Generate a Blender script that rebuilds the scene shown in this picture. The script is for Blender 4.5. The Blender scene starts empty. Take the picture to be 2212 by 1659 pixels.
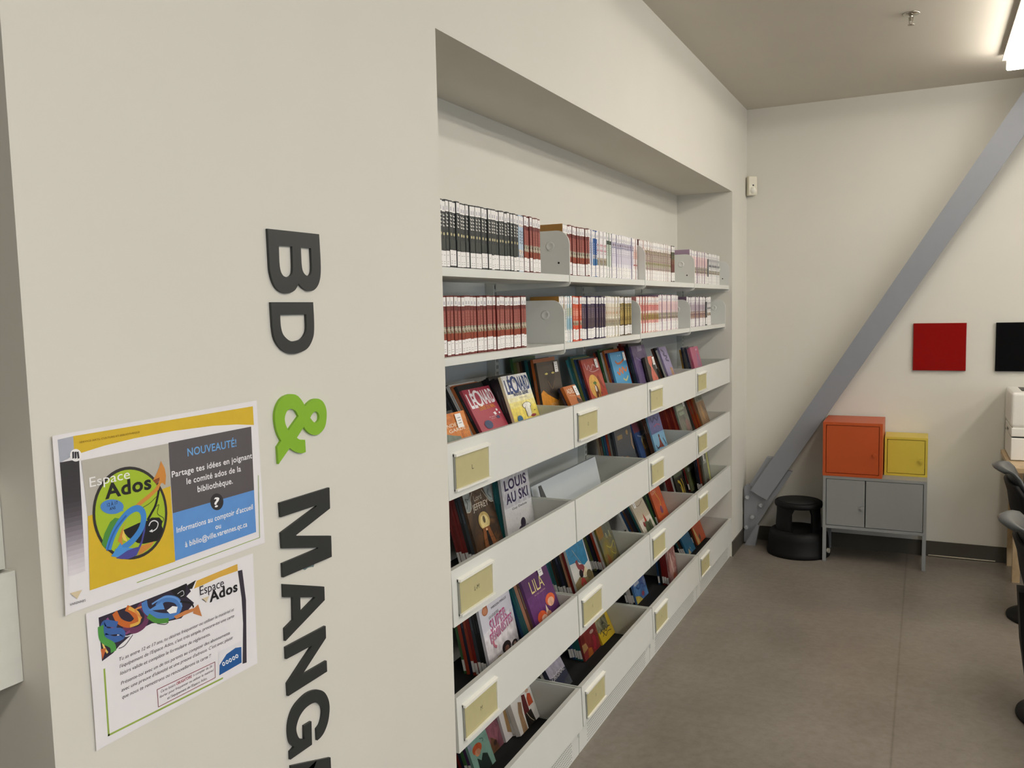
import bpy, bmesh, json, math, random
from mathutils import Matrix, Vector
from mathutils.geometry import tessellate_polygon
random.seed(7)
sc = bpy.context.scene
COL = sc.collection
# ---------------------------------------------------------------- camera
cam = bpy.data.objects.new('camera', bpy.data.cameras.new('camera'))
COL.objects.link(cam)
R_, U_, F_ = Vector((0.899169, 0.437046, -0.022029)), Vector((-0.019417, 0.090138, 0.99574)), Vector((-0.43717, 0.894911, -0.089536))
cam.matrix_world = Matrix(((R_.x, U_.x, -F_.x, 1.1353), (R_.y, U_.y, -F_.y, -1.92502), (R_.z, U_.z, -F_.z, 1.68456), (0, 0, 0, 1)))
cam.data.sensor_width = 36.0
cam.data.lens = 29.8588
cam.data.clip_start = 0.02
sc.camera = cam
# ---------------------------------------------------------------- world, daylight, exposure
w = bpy.data.worlds.new('world'); sc.world = w; w.use_nodes = True
w.node_tree.nodes['Background'].inputs[0].default_value = (0.55, 0.68, 0.9, 1)
w.node_tree.nodes['Background'].inputs[1].default_value = 0.4
def area(name, loc, rot, sx, sy, power, color):
    l = bpy.data.lights.new(name, 'AREA'); l.shape = 'RECTANGLE'; l.size = sx; l.size_y = sy; l.energy = power; l.color = color
    o = bpy.data.objects.new(name, l); COL.objects.link(o); o.location = loc; o.rotation_euler = rot
    return o
# daylight filling the two windows of the right-hand wall (the windows themselves are built below)
DAY = 60.0
WIN = [(-5.3, -3.1, 0.75, 2.35), (-2.3, -0.1, 0.75, 2.35)]
for a, b, c, d in WIN:
    area('window_daylight', (7.58, (a + b) / 2, (c + d) / 2), (0, math.radians(90), 0), d - c, b - a, DAY, (0.74, 0.87, 1.0))
LAMP = 16.0          # strength of the ceiling light diffusers
sc.view_settings.view_transform = 'Standard'; sc.view_settings.look = 'None'
sc.view_settings.exposure = 0.0; sc.view_settings.gamma = 1.0
try: sc.cycles.use_denoising = True
except Exception: pass

# ---------------------------------------------------------------- materials
def lin(h):
    v = [int(h[i:i + 2], 16) / 255 for i in (0, 2, 4)]
    return tuple(x / 12.92 if x <= 0.04045 else ((x + 0.055) / 1.055) ** 2.4 for x in v)
_M = {}
def mat(h, rough=0.6, metal=0.0, var=0.03, scale=40, bump=0.0, kind=''):
    """A painted / printed / moulded surface of colour h with a faint procedural unevenness."""
    key = (h, rough, metal, var, scale, bump, kind)
    if key in _M: return _M[key]
    m = bpy.data.materials.new('m_' + h); m.use_nodes = True
    nt = m.node_tree; b = nt.nodes['Principled BSDF']
    b.inputs['Roughness'].default_value = rough; b.inputs['Metallic'].default_value = metal
    c = lin(h)
    tc = nt.nodes.new('ShaderNodeTexCoord'); nz = nt.nodes.new('ShaderNodeTexNoise'); nz.inputs['Scale'].default_value = scale
    nz.inputs['Detail'].default_value = 3
    nt.links.new(tc.outputs['Object'], nz.inputs['Vector'])
    rp = nt.nodes.new('ShaderNodeValToRGB')
    rp.color_ramp.elements[0].position = 0.3; rp.color_ramp.elements[1].position = 0.7
    rp.color_ramp.elements[0].color = (*[x * (1 - var) for x in c], 1); rp.color_ramp.elements[1].color = (*[min(1, x * (1 + var)) for x in c], 1)
    nt.links.new(nz.outputs['Fac'], rp.inputs['Fac']); nt.links.new(rp.outputs['Color'], b.inputs['Base Color'])
    if bump:
        bp = nt.nodes.new('ShaderNodeBump'); bp.inputs['Strength'].default_value = bump; bp.inputs['Distance'].default_value = 0.002
        n2 = nt.nodes.new('ShaderNodeTexNoise'); n2.inputs['Scale'].default_value = scale * 6
        nt.links.new(tc.outputs['Object'], n2.inputs['Vector']); nt.links.new(n2.outputs['Fac'], bp.inputs['Height']); nt.links.new(bp.outputs['Normal'], b.inputs['Normal'])
    _M[key] = m
    return m
def mottled(name, cols, scale=4, rough=0.45, detail=8, bump=0.0, dist=0.6):
    m = bpy.data.materials.new(name); m.use_nodes = True
    nt = m.node_tree; b = nt.nodes['Principled BSDF']; b.inputs['Roughness'].default_value = rough
    tc = nt.nodes.new('ShaderNodeTexCoord'); nz = nt.nodes.new('ShaderNodeTexNoise')
    nz.inputs['Scale'].default_value = scale; nz.inputs['Detail'].default_value = detail; nz.inputs['Roughness'].default_value = 0.62; nz.inputs['Distortion'].default_value = dist
    nt.links.new(tc.outputs['Object'], nz.inputs['Vector'])
    rp = nt.nodes.new('ShaderNodeValToRGB'); e = rp.color_ramp.elements
    while len(e) < len(cols): e.new(0.5)
    for i, c in enumerate(cols):
        e[i].position = 0.28 + 0.44 * i / max(1, len(cols) - 1); e[i].color = (*lin(c), 1)
    nt.links.new(nz.outputs['Fac'], rp.inputs['Fac']); nt.links.new(rp.outputs['Color'], b.inputs['Base Color'])
    if bump:
        bp = nt.nodes.new('ShaderNodeBump'); bp.inputs['Strength'].default_value = bump; bp.inputs['Distance'].default_value = 0.003
        nt.links.new(nz.outputs['Fac'], bp.inputs['Height']); nt.links.new(bp.outputs['Normal'], b.inputs['Normal'])
    return m
def emit(name, col, strength):
    m = bpy.data.materials.new(name); m.use_nodes = True
    b = m.node_tree.nodes['Principled BSDF']; b.inputs['Base Color'].default_value = (0.9, 0.9, 0.88, 1)
    b.inputs['Emission Color'].default_value = (*col, 1); b.inputs['Emission Strength'].default_value = strength
    return m
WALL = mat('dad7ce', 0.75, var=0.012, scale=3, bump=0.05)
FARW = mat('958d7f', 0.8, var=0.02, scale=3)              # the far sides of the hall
CEIL = mat('d2ccc1', 0.8, var=0.012, scale=3)
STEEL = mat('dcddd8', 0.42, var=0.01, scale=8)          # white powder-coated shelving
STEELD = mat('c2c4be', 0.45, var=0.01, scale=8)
DARK = mat('16161a', 0.5)
PAPER = mat('ece7da', 0.8, var=0.03, scale=200)
LABEL = mat('efecea', 0.5, var=0.02, scale=60)
BLACKP = mat('070708', 0.6, var=0.1, scale=90, bump=0.1); BLACKP.node_tree.nodes['Principled BSDF'].inputs['Specular IOR Level'].default_value = 0.28

# ---------------------------------------------------------------- mesh helpers
class MB:
    """Collects shapes and links them as ONE mesh object."""
    def __init__(s): s.v = []; s.f = []; s.mi = []; s.mats = []; s.sm = []
    def m(s, mt):
        if mt not in s.mats: s.mats.append(mt)
        return s.mats.index(mt)
    def add(s, vs, fs, mt, smooth=False):
        o = len(s.v); s.v += [tuple(x) for x in vs]; k = s.m(mt)
        for f in fs: s.f.append([o + i for i in f]); s.mi.append(k); s.sm.append(smooth)
        return s
    def box(s, x0, x1, y0, y1, z0, z1, mt, M=None):
        vs = [Vector((x, y, z)) for x in (x0, x1) for y in (y0, y1) for z in (z0, z1)]
        if M: vs = [M @ v for v in vs]
        return s.add(vs, [(0, 1, 3, 2), (4, 6, 7, 5), (0, 4, 5, 1), (2, 3, 7, 6), (0, 2, 6, 4), (1, 5, 7, 3)], mt)
    def bbox(s, x0, x1, y0, y1, z0, z1, mt, r=0.002, seg=2, M=None):
        bm = bmesh.new(); bmesh.ops.create_cube(bm, size=1)
        for v in bm.verts: v.co = Vector(((x0 + x1) / 2 + v.co.x * (x1 - x0), (y0 + y1) / 2 + v.co.y * (y1 - y0), (z0 + z1) / 2 + v.co.z * (z1 - z0)))
        bmesh.ops.bevel(bm, geom=bm.edges[:], offset=r, segments=seg, profile=0.5, affect='EDGES')
        return s.bm(bm, mt, M)
    def bm(s, bm, mt, M=None, smooth=False):
        bm.verts.index_update()
        s.add([(M @ v.co if M else v.co.copy()) for v in bm.verts], [[v.index for v in f.verts] for f in bm.faces], mt, smooth); bm.free()
        return s
    def prism(s, pts, axis, a, b, mt, holes=()):
        """pts: 2-D outline extruded along axis from a to b ('x': (y,z), 'y': (x,z), 'z': (x,y))."""
        P = {'x': lambda q, t: (t, q[0], q[1]), 'y': lambda q, t: (q[0], t, q[1]), 'z': lambda q, t: (q[0], q[1], t)}[axis]
        rings = [list(pts)] + [list(h) for h in holes]
        tris = tessellate_polygon([[Vector((q[0], q[1], 0)) for q in r] for r in rings])
        flat = [q for r in rings for q in r]; n = len(flat)
        fs = [tuple(t) for t in tris] + [tuple(n + i for i in reversed(t)) for t in tris]
        o = 0
        for r in rings:
            k = len(r); fs += [(o + i, o + (i + 1) % k, n + o + (i + 1) % k, n + o + i) for i in range(k)]; o += k
        return s.add([P(q, a) for q in flat] + [P(q, b) for q in flat], fs, mt)
    def lathe(s, prof, mt, c=(0, 0, 0), n=40, smooth=True):
        vs = []; fs = []; k = len(prof)
        for i in range(n):
            a = 2 * math.pi * i / n
            vs += [(c[0] + r * math.cos(a), c[1] + r * math.sin(a), c[2] + z) for r, z in prof]
        for i in range(n):
            for j in range(k - 1):
                fs.append((i * k + j, ((i + 1) % n) * k + j, ((i + 1) % n) * k + j + 1, i * k + j + 1))
        if prof[0][0] > 1e-6: fs.append([i * k for i in range(n)][::-1])
        if prof[-1][0] > 1e-6: fs.append([i * k + k - 1 for i in range(n)])
        return s.add(vs, fs, mt, smooth)
    def cyl(s, p, q, r, mt, n=16, r2=None, smooth=True):
        p, q = Vector(p), Vector(q); d = (q - p); M = d.to_track_quat('Z', 'Y').to_matrix().to_4x4(); M.translation = p
        r2 = r if r2 is None else r2; L = d.length
        vs = [M @ Vector((r * math.cos(2 * math.pi * i / n), r * math.sin(2 * math.pi * i / n), 0)) for i in range(n)] + [M @ Vector((r2 * math.cos(2 * math.pi * i / n), r2 * math.sin(2 * math.pi * i / n), L)) for i in range(n)]
        s.add(vs, [(i, (i + 1) % n, n + (i + 1) % n, n + i) for i in range(n)], mt, smooth)
        return s.add(vs, [list(range(n))[::-1], list(range(n, 2 * n))], mt)
    def build(s, name, parent=None, smooth=None):
        me = bpy.data.meshes.new(name); me.from_pydata(s.v, [], s.f)
        for mt in s.mats: me.materials.append(mt)
        me.polygons.foreach_set('material_index', s.mi); me.polygons.foreach_set('use_smooth', s.sm)
        me.update()
        bm = bmesh.new(); bm.from_mesh(me); bmesh.ops.recalc_face_normals(bm, faces=bm.faces[:]); bm.to_mesh(me); bm.free()
        o = bpy.data.objects.new(name, me); COL.objects.link(o)
        if parent: o.parent = parent
        return o
def tag(o, label, cat, group=None):
    o['label'] = label; o['category'] = cat
    if group: o['group'] = group
    return o
def thing(name, label, cat, loc=(0, 0, 0), M=None, group=None):
    o = bpy.data.objects.new(name, None); COL.objects.link(o); o.empty_display_size = 0.05
    if M is not None: o.matrix_world = M
    else: o.location = loc
    return tag(o, label, cat, group)
def struct(mb, name):
    o = mb.build(name); o['kind'] = 'structure'; return o
def plabel(o, t): o['label'] = t; return o
ORD = 'first second third fourth fifth sixth seventh eighth ninth tenth eleventh twelfth thirteenth fourteenth fifteenth sixteenth seventeenth eighteenth nineteenth twentieth twenty-first twenty-second twenty-third twenty-fourth twenty-fifth twenty-sixth twenty-seventh twenty-eighth twenty-ninth thirtieth'.split()
# lettering
_tc = bpy.data.curves.new('lettering', 'FONT'); _to = bpy.data.objects.new('lettering', _tc); COL.objects.link(_to)
_tcache = {}
def glyphs(s, bold=0, ital=0):
    """2-D triangles of a word at cap height 1: (verts, faces, x0, x1)."""
    k = (s, bold, ital)
    if k not in _tcache:
        _tc.body = s; _tc.size = 1; _tc.offset = (0, 0.014, 0.03)[bold]; _tc.shear = 0.2 * ital; _tc.resolution_u = 3
        _tc.space_character = 1.0 + 0.04 * bold
        dg = bpy.context.evaluated_depsgraph_get(); dg.update()
        me = bpy.data.meshes.new_from_object(_to.evaluated_get(dg))
        vs = [(v.co.x / 0.682, v.co.y / 0.682) for v in me.vertices]; fs = [list(p.vertices) for p in me.polygons]
        bpy.data.meshes.remove(me)
        xs = [v[0] for v in vs] or [0, 1]
        _tcache[k] = (vs, fs, min(xs), max(xs))
    return _tcache[k]
def smooth_outline(c, sub=5):
    """Points (u, v, smooth?): corners stay sharp, runs of smooth points become curves."""
    n = len(c); out = []
    for i in range(n):
        p0, p1, p2, p3 = c[i - 1], c[i], c[(i + 1) % n], c[(i + 2) % n]
        out.append((p1[0], p1[1]))
        if not (p1[2] or p2[2]): continue
        a = p0 if p1[2] else p1; d = p3 if p2[2] else p2
        for k in range(1, sub):
            t = k / sub
            out.append(tuple(0.5 * ((2 * p1[j]) + (-a[j] + p2[j]) * t + (2 * a[j] - 5 * p1[j] + 4 * p2[j] - d[j]) * t * t + (-a[j] + 3 * p1[j] - 3 * p2[j] + d[j]) * t ** 3) for j in (0, 1)))
    return out
def ribbon(pts, wd, sub=10, taper=False):
    """Outline of a stroke of width wd along a smooth line."""
    P = [(*p, 1) for p in pts]
    line = []
    for i in range(len(P) - 1):
        p0, p1, p2, p3 = P[max(0, i - 1)], P[i], P[i + 1], P[min(len(P) - 1, i + 2)]
        for k in range(sub):
            t = k / sub
            line.append(tuple(0.5 * ((2 * p1[j]) + (-p0[j] + p2[j]) * t + (2 * p0[j] - 5 * p1[j] + 4 * p2[j] - p3[j]) * t * t + (-p0[j] + 3 * p1[j] - 3 * p2[j] + p3[j]) * t ** 3) for j in (0, 1)))
    line.append(P[-1][:2]); L = []; Rr = []
    for i, p in enumerate(line):
        a, b = line[max(0, i - 1)], line[min(len(line) - 1, i + 1)]
        dx, dy = b[0] - a[0], b[1] - a[1]; d = math.hypot(dx, dy) or 1
        h = wd / 2
        L.append((p[0] - dy / d * h, p[1] + dx / d * h)); Rr.append((p[0] + dy / d * h, p[1] - dx / d * h))
    return L, Rr
# ---------------------------------------------------------------- measured outlines, in metres on the wall (y, z); books: row, bay, x, lean, y, width, height
LETTERS = json.loads(r'''{"B":[[[-0.6562,1.8443,0],[-0.5035,1.8441,0],[-0.5025,1.7761,1],[-0.5091,1.7465,1],[-0.5244,1.7308,1],[-0.5429,1.727,1],[-0.5605,1.7322,1],[-0.5739,1.7422,0],[-0.5864,1.7284,1],[-0.6078,1.7221,1],[-0.6307,1.7263,1],[-0.6461,1.7399,1],[-0.6544,1.7627,1],[-0.6554,1.7847,0]],[[-0.6272,1.8141,0],[-0.6273,1.7755,1],[-0.6208,1.7584,1],[-0.607,1.7539,1],[-0.5936,1.7591,1],[-0.5892,1.7733,1],[-0.5885,1.8145,0]],[[-0.5626,1.8141,0],[-0.5621,1.7777,1],[-0.557,1.7636,1],[-0.5456,1.7576,1],[-0.5356,1.7615,1],[-0.5313,1.7751,1],[-0.5313,1.814,0]]],"D":[[[-0.6564,1.7052,0],[-0.5318,1.7047,0],[-0.5317,1.6549,1],[-0.5382,1.6295,1],[-0.5591,1.6096,1],[-0.5989,1.6025,1],[-0.6296,1.6116,1],[-0.6497,1.6326,1],[-0.6554,1.6586,0]],[[-0.6325,1.6805,0],[-0.632,1.6588,1],[-0.6262,1.642,1],[-0.6102,1.63,1],[-0.5945,1.6275,1],[-0.5728,1.631,1],[-0.5588,1.6431,1],[-0.5553,1.6575,1],[-0.5555,1.6801,0]]],"&":[[[-0.646,1.4351,0],[-0.6561,1.4538,1],[-0.661,1.4805,1],[-0.6558,1.5016,1],[-0.6411,1.5176,1],[-0.6223,1.5233,1],[-0.6068,1.523,1],[-0.5928,1.5184,1],[-0.5806,1.508,1],[-0.5709,1.4948,0],[-0.5598,1.5014,1],[-0.5461,1.5062,1],[-0.5292,1.5055,1],[-0.5142,1.498,1],[-0.5047,1.483,1],[-0.5038,1.4649,1],[-0.5108,1.4445,1],[-0.5271,1.4333,1],[-0.5443,1.4316,1],[-0.5607,1.4376,1],[-0.5717,1.4462,1],[-0.5774,1.4535,0],[-0.6,1.4346,0],[-0.5939,1.4305,1],[-0.5844,1.428,1],[-0.5755,1.4266,0],[-0.575,1.4015,0],[-0.5862,1.4008,1],[-0.6005,1.4045,1],[-0.6128,1.4108,1],[-0.6225,1.4172,0],[-0.6566,1.3909,0],[-0.6577,1.4249,0]],[[-0.624,1.4525,0],[-0.6316,1.4662,1],[-0.6328,1.479,1],[-0.6269,1.4898,1],[-0.6181,1.4939,1],[-0.6103,1.4937,1],[-0.5996,1.4881,1],[-0.5921,1.477,0]],[[-0.5566,1.4691,0],[-0.5498,1.4762,1],[-0.5403,1.48,1],[-0.5319,1.4773,1],[-0.5277,1.469,1],[-0.5305,1.4605,1],[-0.5393,1.457,1],[-0.5475,1.4599,1]]],"M":[[[-0.6579,1.3144,0],[-0.5043,1.3139,0],[-0.5052,1.269,0],[-0.6157,1.2392,0],[-0.6135,1.2371,0],[-0.5053,1.2098,0],[-0.5062,1.1643,0],[-0.6587,1.1652,0],[-0.6587,1.1934,0],[-0.5491,1.1942,0],[-0.5499,1.1961,0],[-0.6576,1.2233,0],[-0.6581,1.2547,0],[-0.5481,1.2832,0],[-0.5484,1.2851,0],[-0.6572,1.2857,0]]],"A":[[[-0.6594,1.1517,0],[-0.535,1.1079,0],[-0.5354,1.0791,0],[-0.6607,1.0364,0],[-0.6604,1.0623,0],[-0.6354,1.0704,0],[-0.6336,1.1169,0],[-0.6597,1.1253,0]],[[-0.6117,1.1095,0],[-0.6129,1.0785,0],[-0.5654,1.0949,0]]],"N":[[[-0.6604,1.0238,0],[-0.5361,1.0231,0],[-0.5366,0.9971,0],[-0.6167,0.9488,0],[-0.5376,0.9478,0],[-0.5376,0.9238,0],[-0.6602,0.9229,0],[-0.6606,0.9496,0],[-0.5815,0.9976,0],[-0.6603,0.9993,0]]],"G":[[[-0.5787,0.7911,0],[-0.5787,0.8165,0],[-0.5681,0.8213,1],[-0.5613,0.832,1],[-0.5585,0.847,1],[-0.5629,0.8605,1],[-0.5767,0.8726,1],[-0.5933,0.8769,1],[-0.6134,0.8751,1],[-0.6303,0.866,1],[-0.6408,0.8497,1],[-0.6397,0.8347,1],[-0.6325,0.8212,1],[-0.6184,0.8132,0],[-0.6173,0.8414,0],[-0.5946,0.8403,0],[-0.5961,0.7904,0],[-0.6625,0.7916,0],[-0.6621,0.8084,0],[-0.65,0.8118,0],[-0.6609,0.826,1],[-0.6649,0.8489,1],[-0.661,0.8713,1],[-0.6479,0.8906,1],[-0.6263,0.901,1],[-0.5998,0.9047,1],[-0.5716,0.8982,1],[-0.55,0.8838,1],[-0.5373,0.862,1],[-0.5348,0.8398,1],[-0.5412,0.8158,1],[-0.5538,0.7995,1],[-0.5665,0.7927,1]]],"A2":[[[-0.6613,0.7781,0],[-0.5386,0.7336,0],[-0.5386,0.7016,0],[-0.6613,0.6431,0],[-0.6613,0.6781,0],[-0.6333,0.6961,0],[-0.6333,0.7421,0],[-0.6613,0.7481,0]],[[-0.6163,0.7461,0],[-0.6163,0.7101,0],[-0.5833,0.7501,0]]]}''')
SMUDGE = json.loads(r'''[[-0.5968,1.1639,0],[-0.5876,1.1585,0],[-0.5778,1.1606,0],[-0.5662,1.1591,0],[-0.5609,1.1569,0],[-0.5565,1.1635,0]]''')
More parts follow.
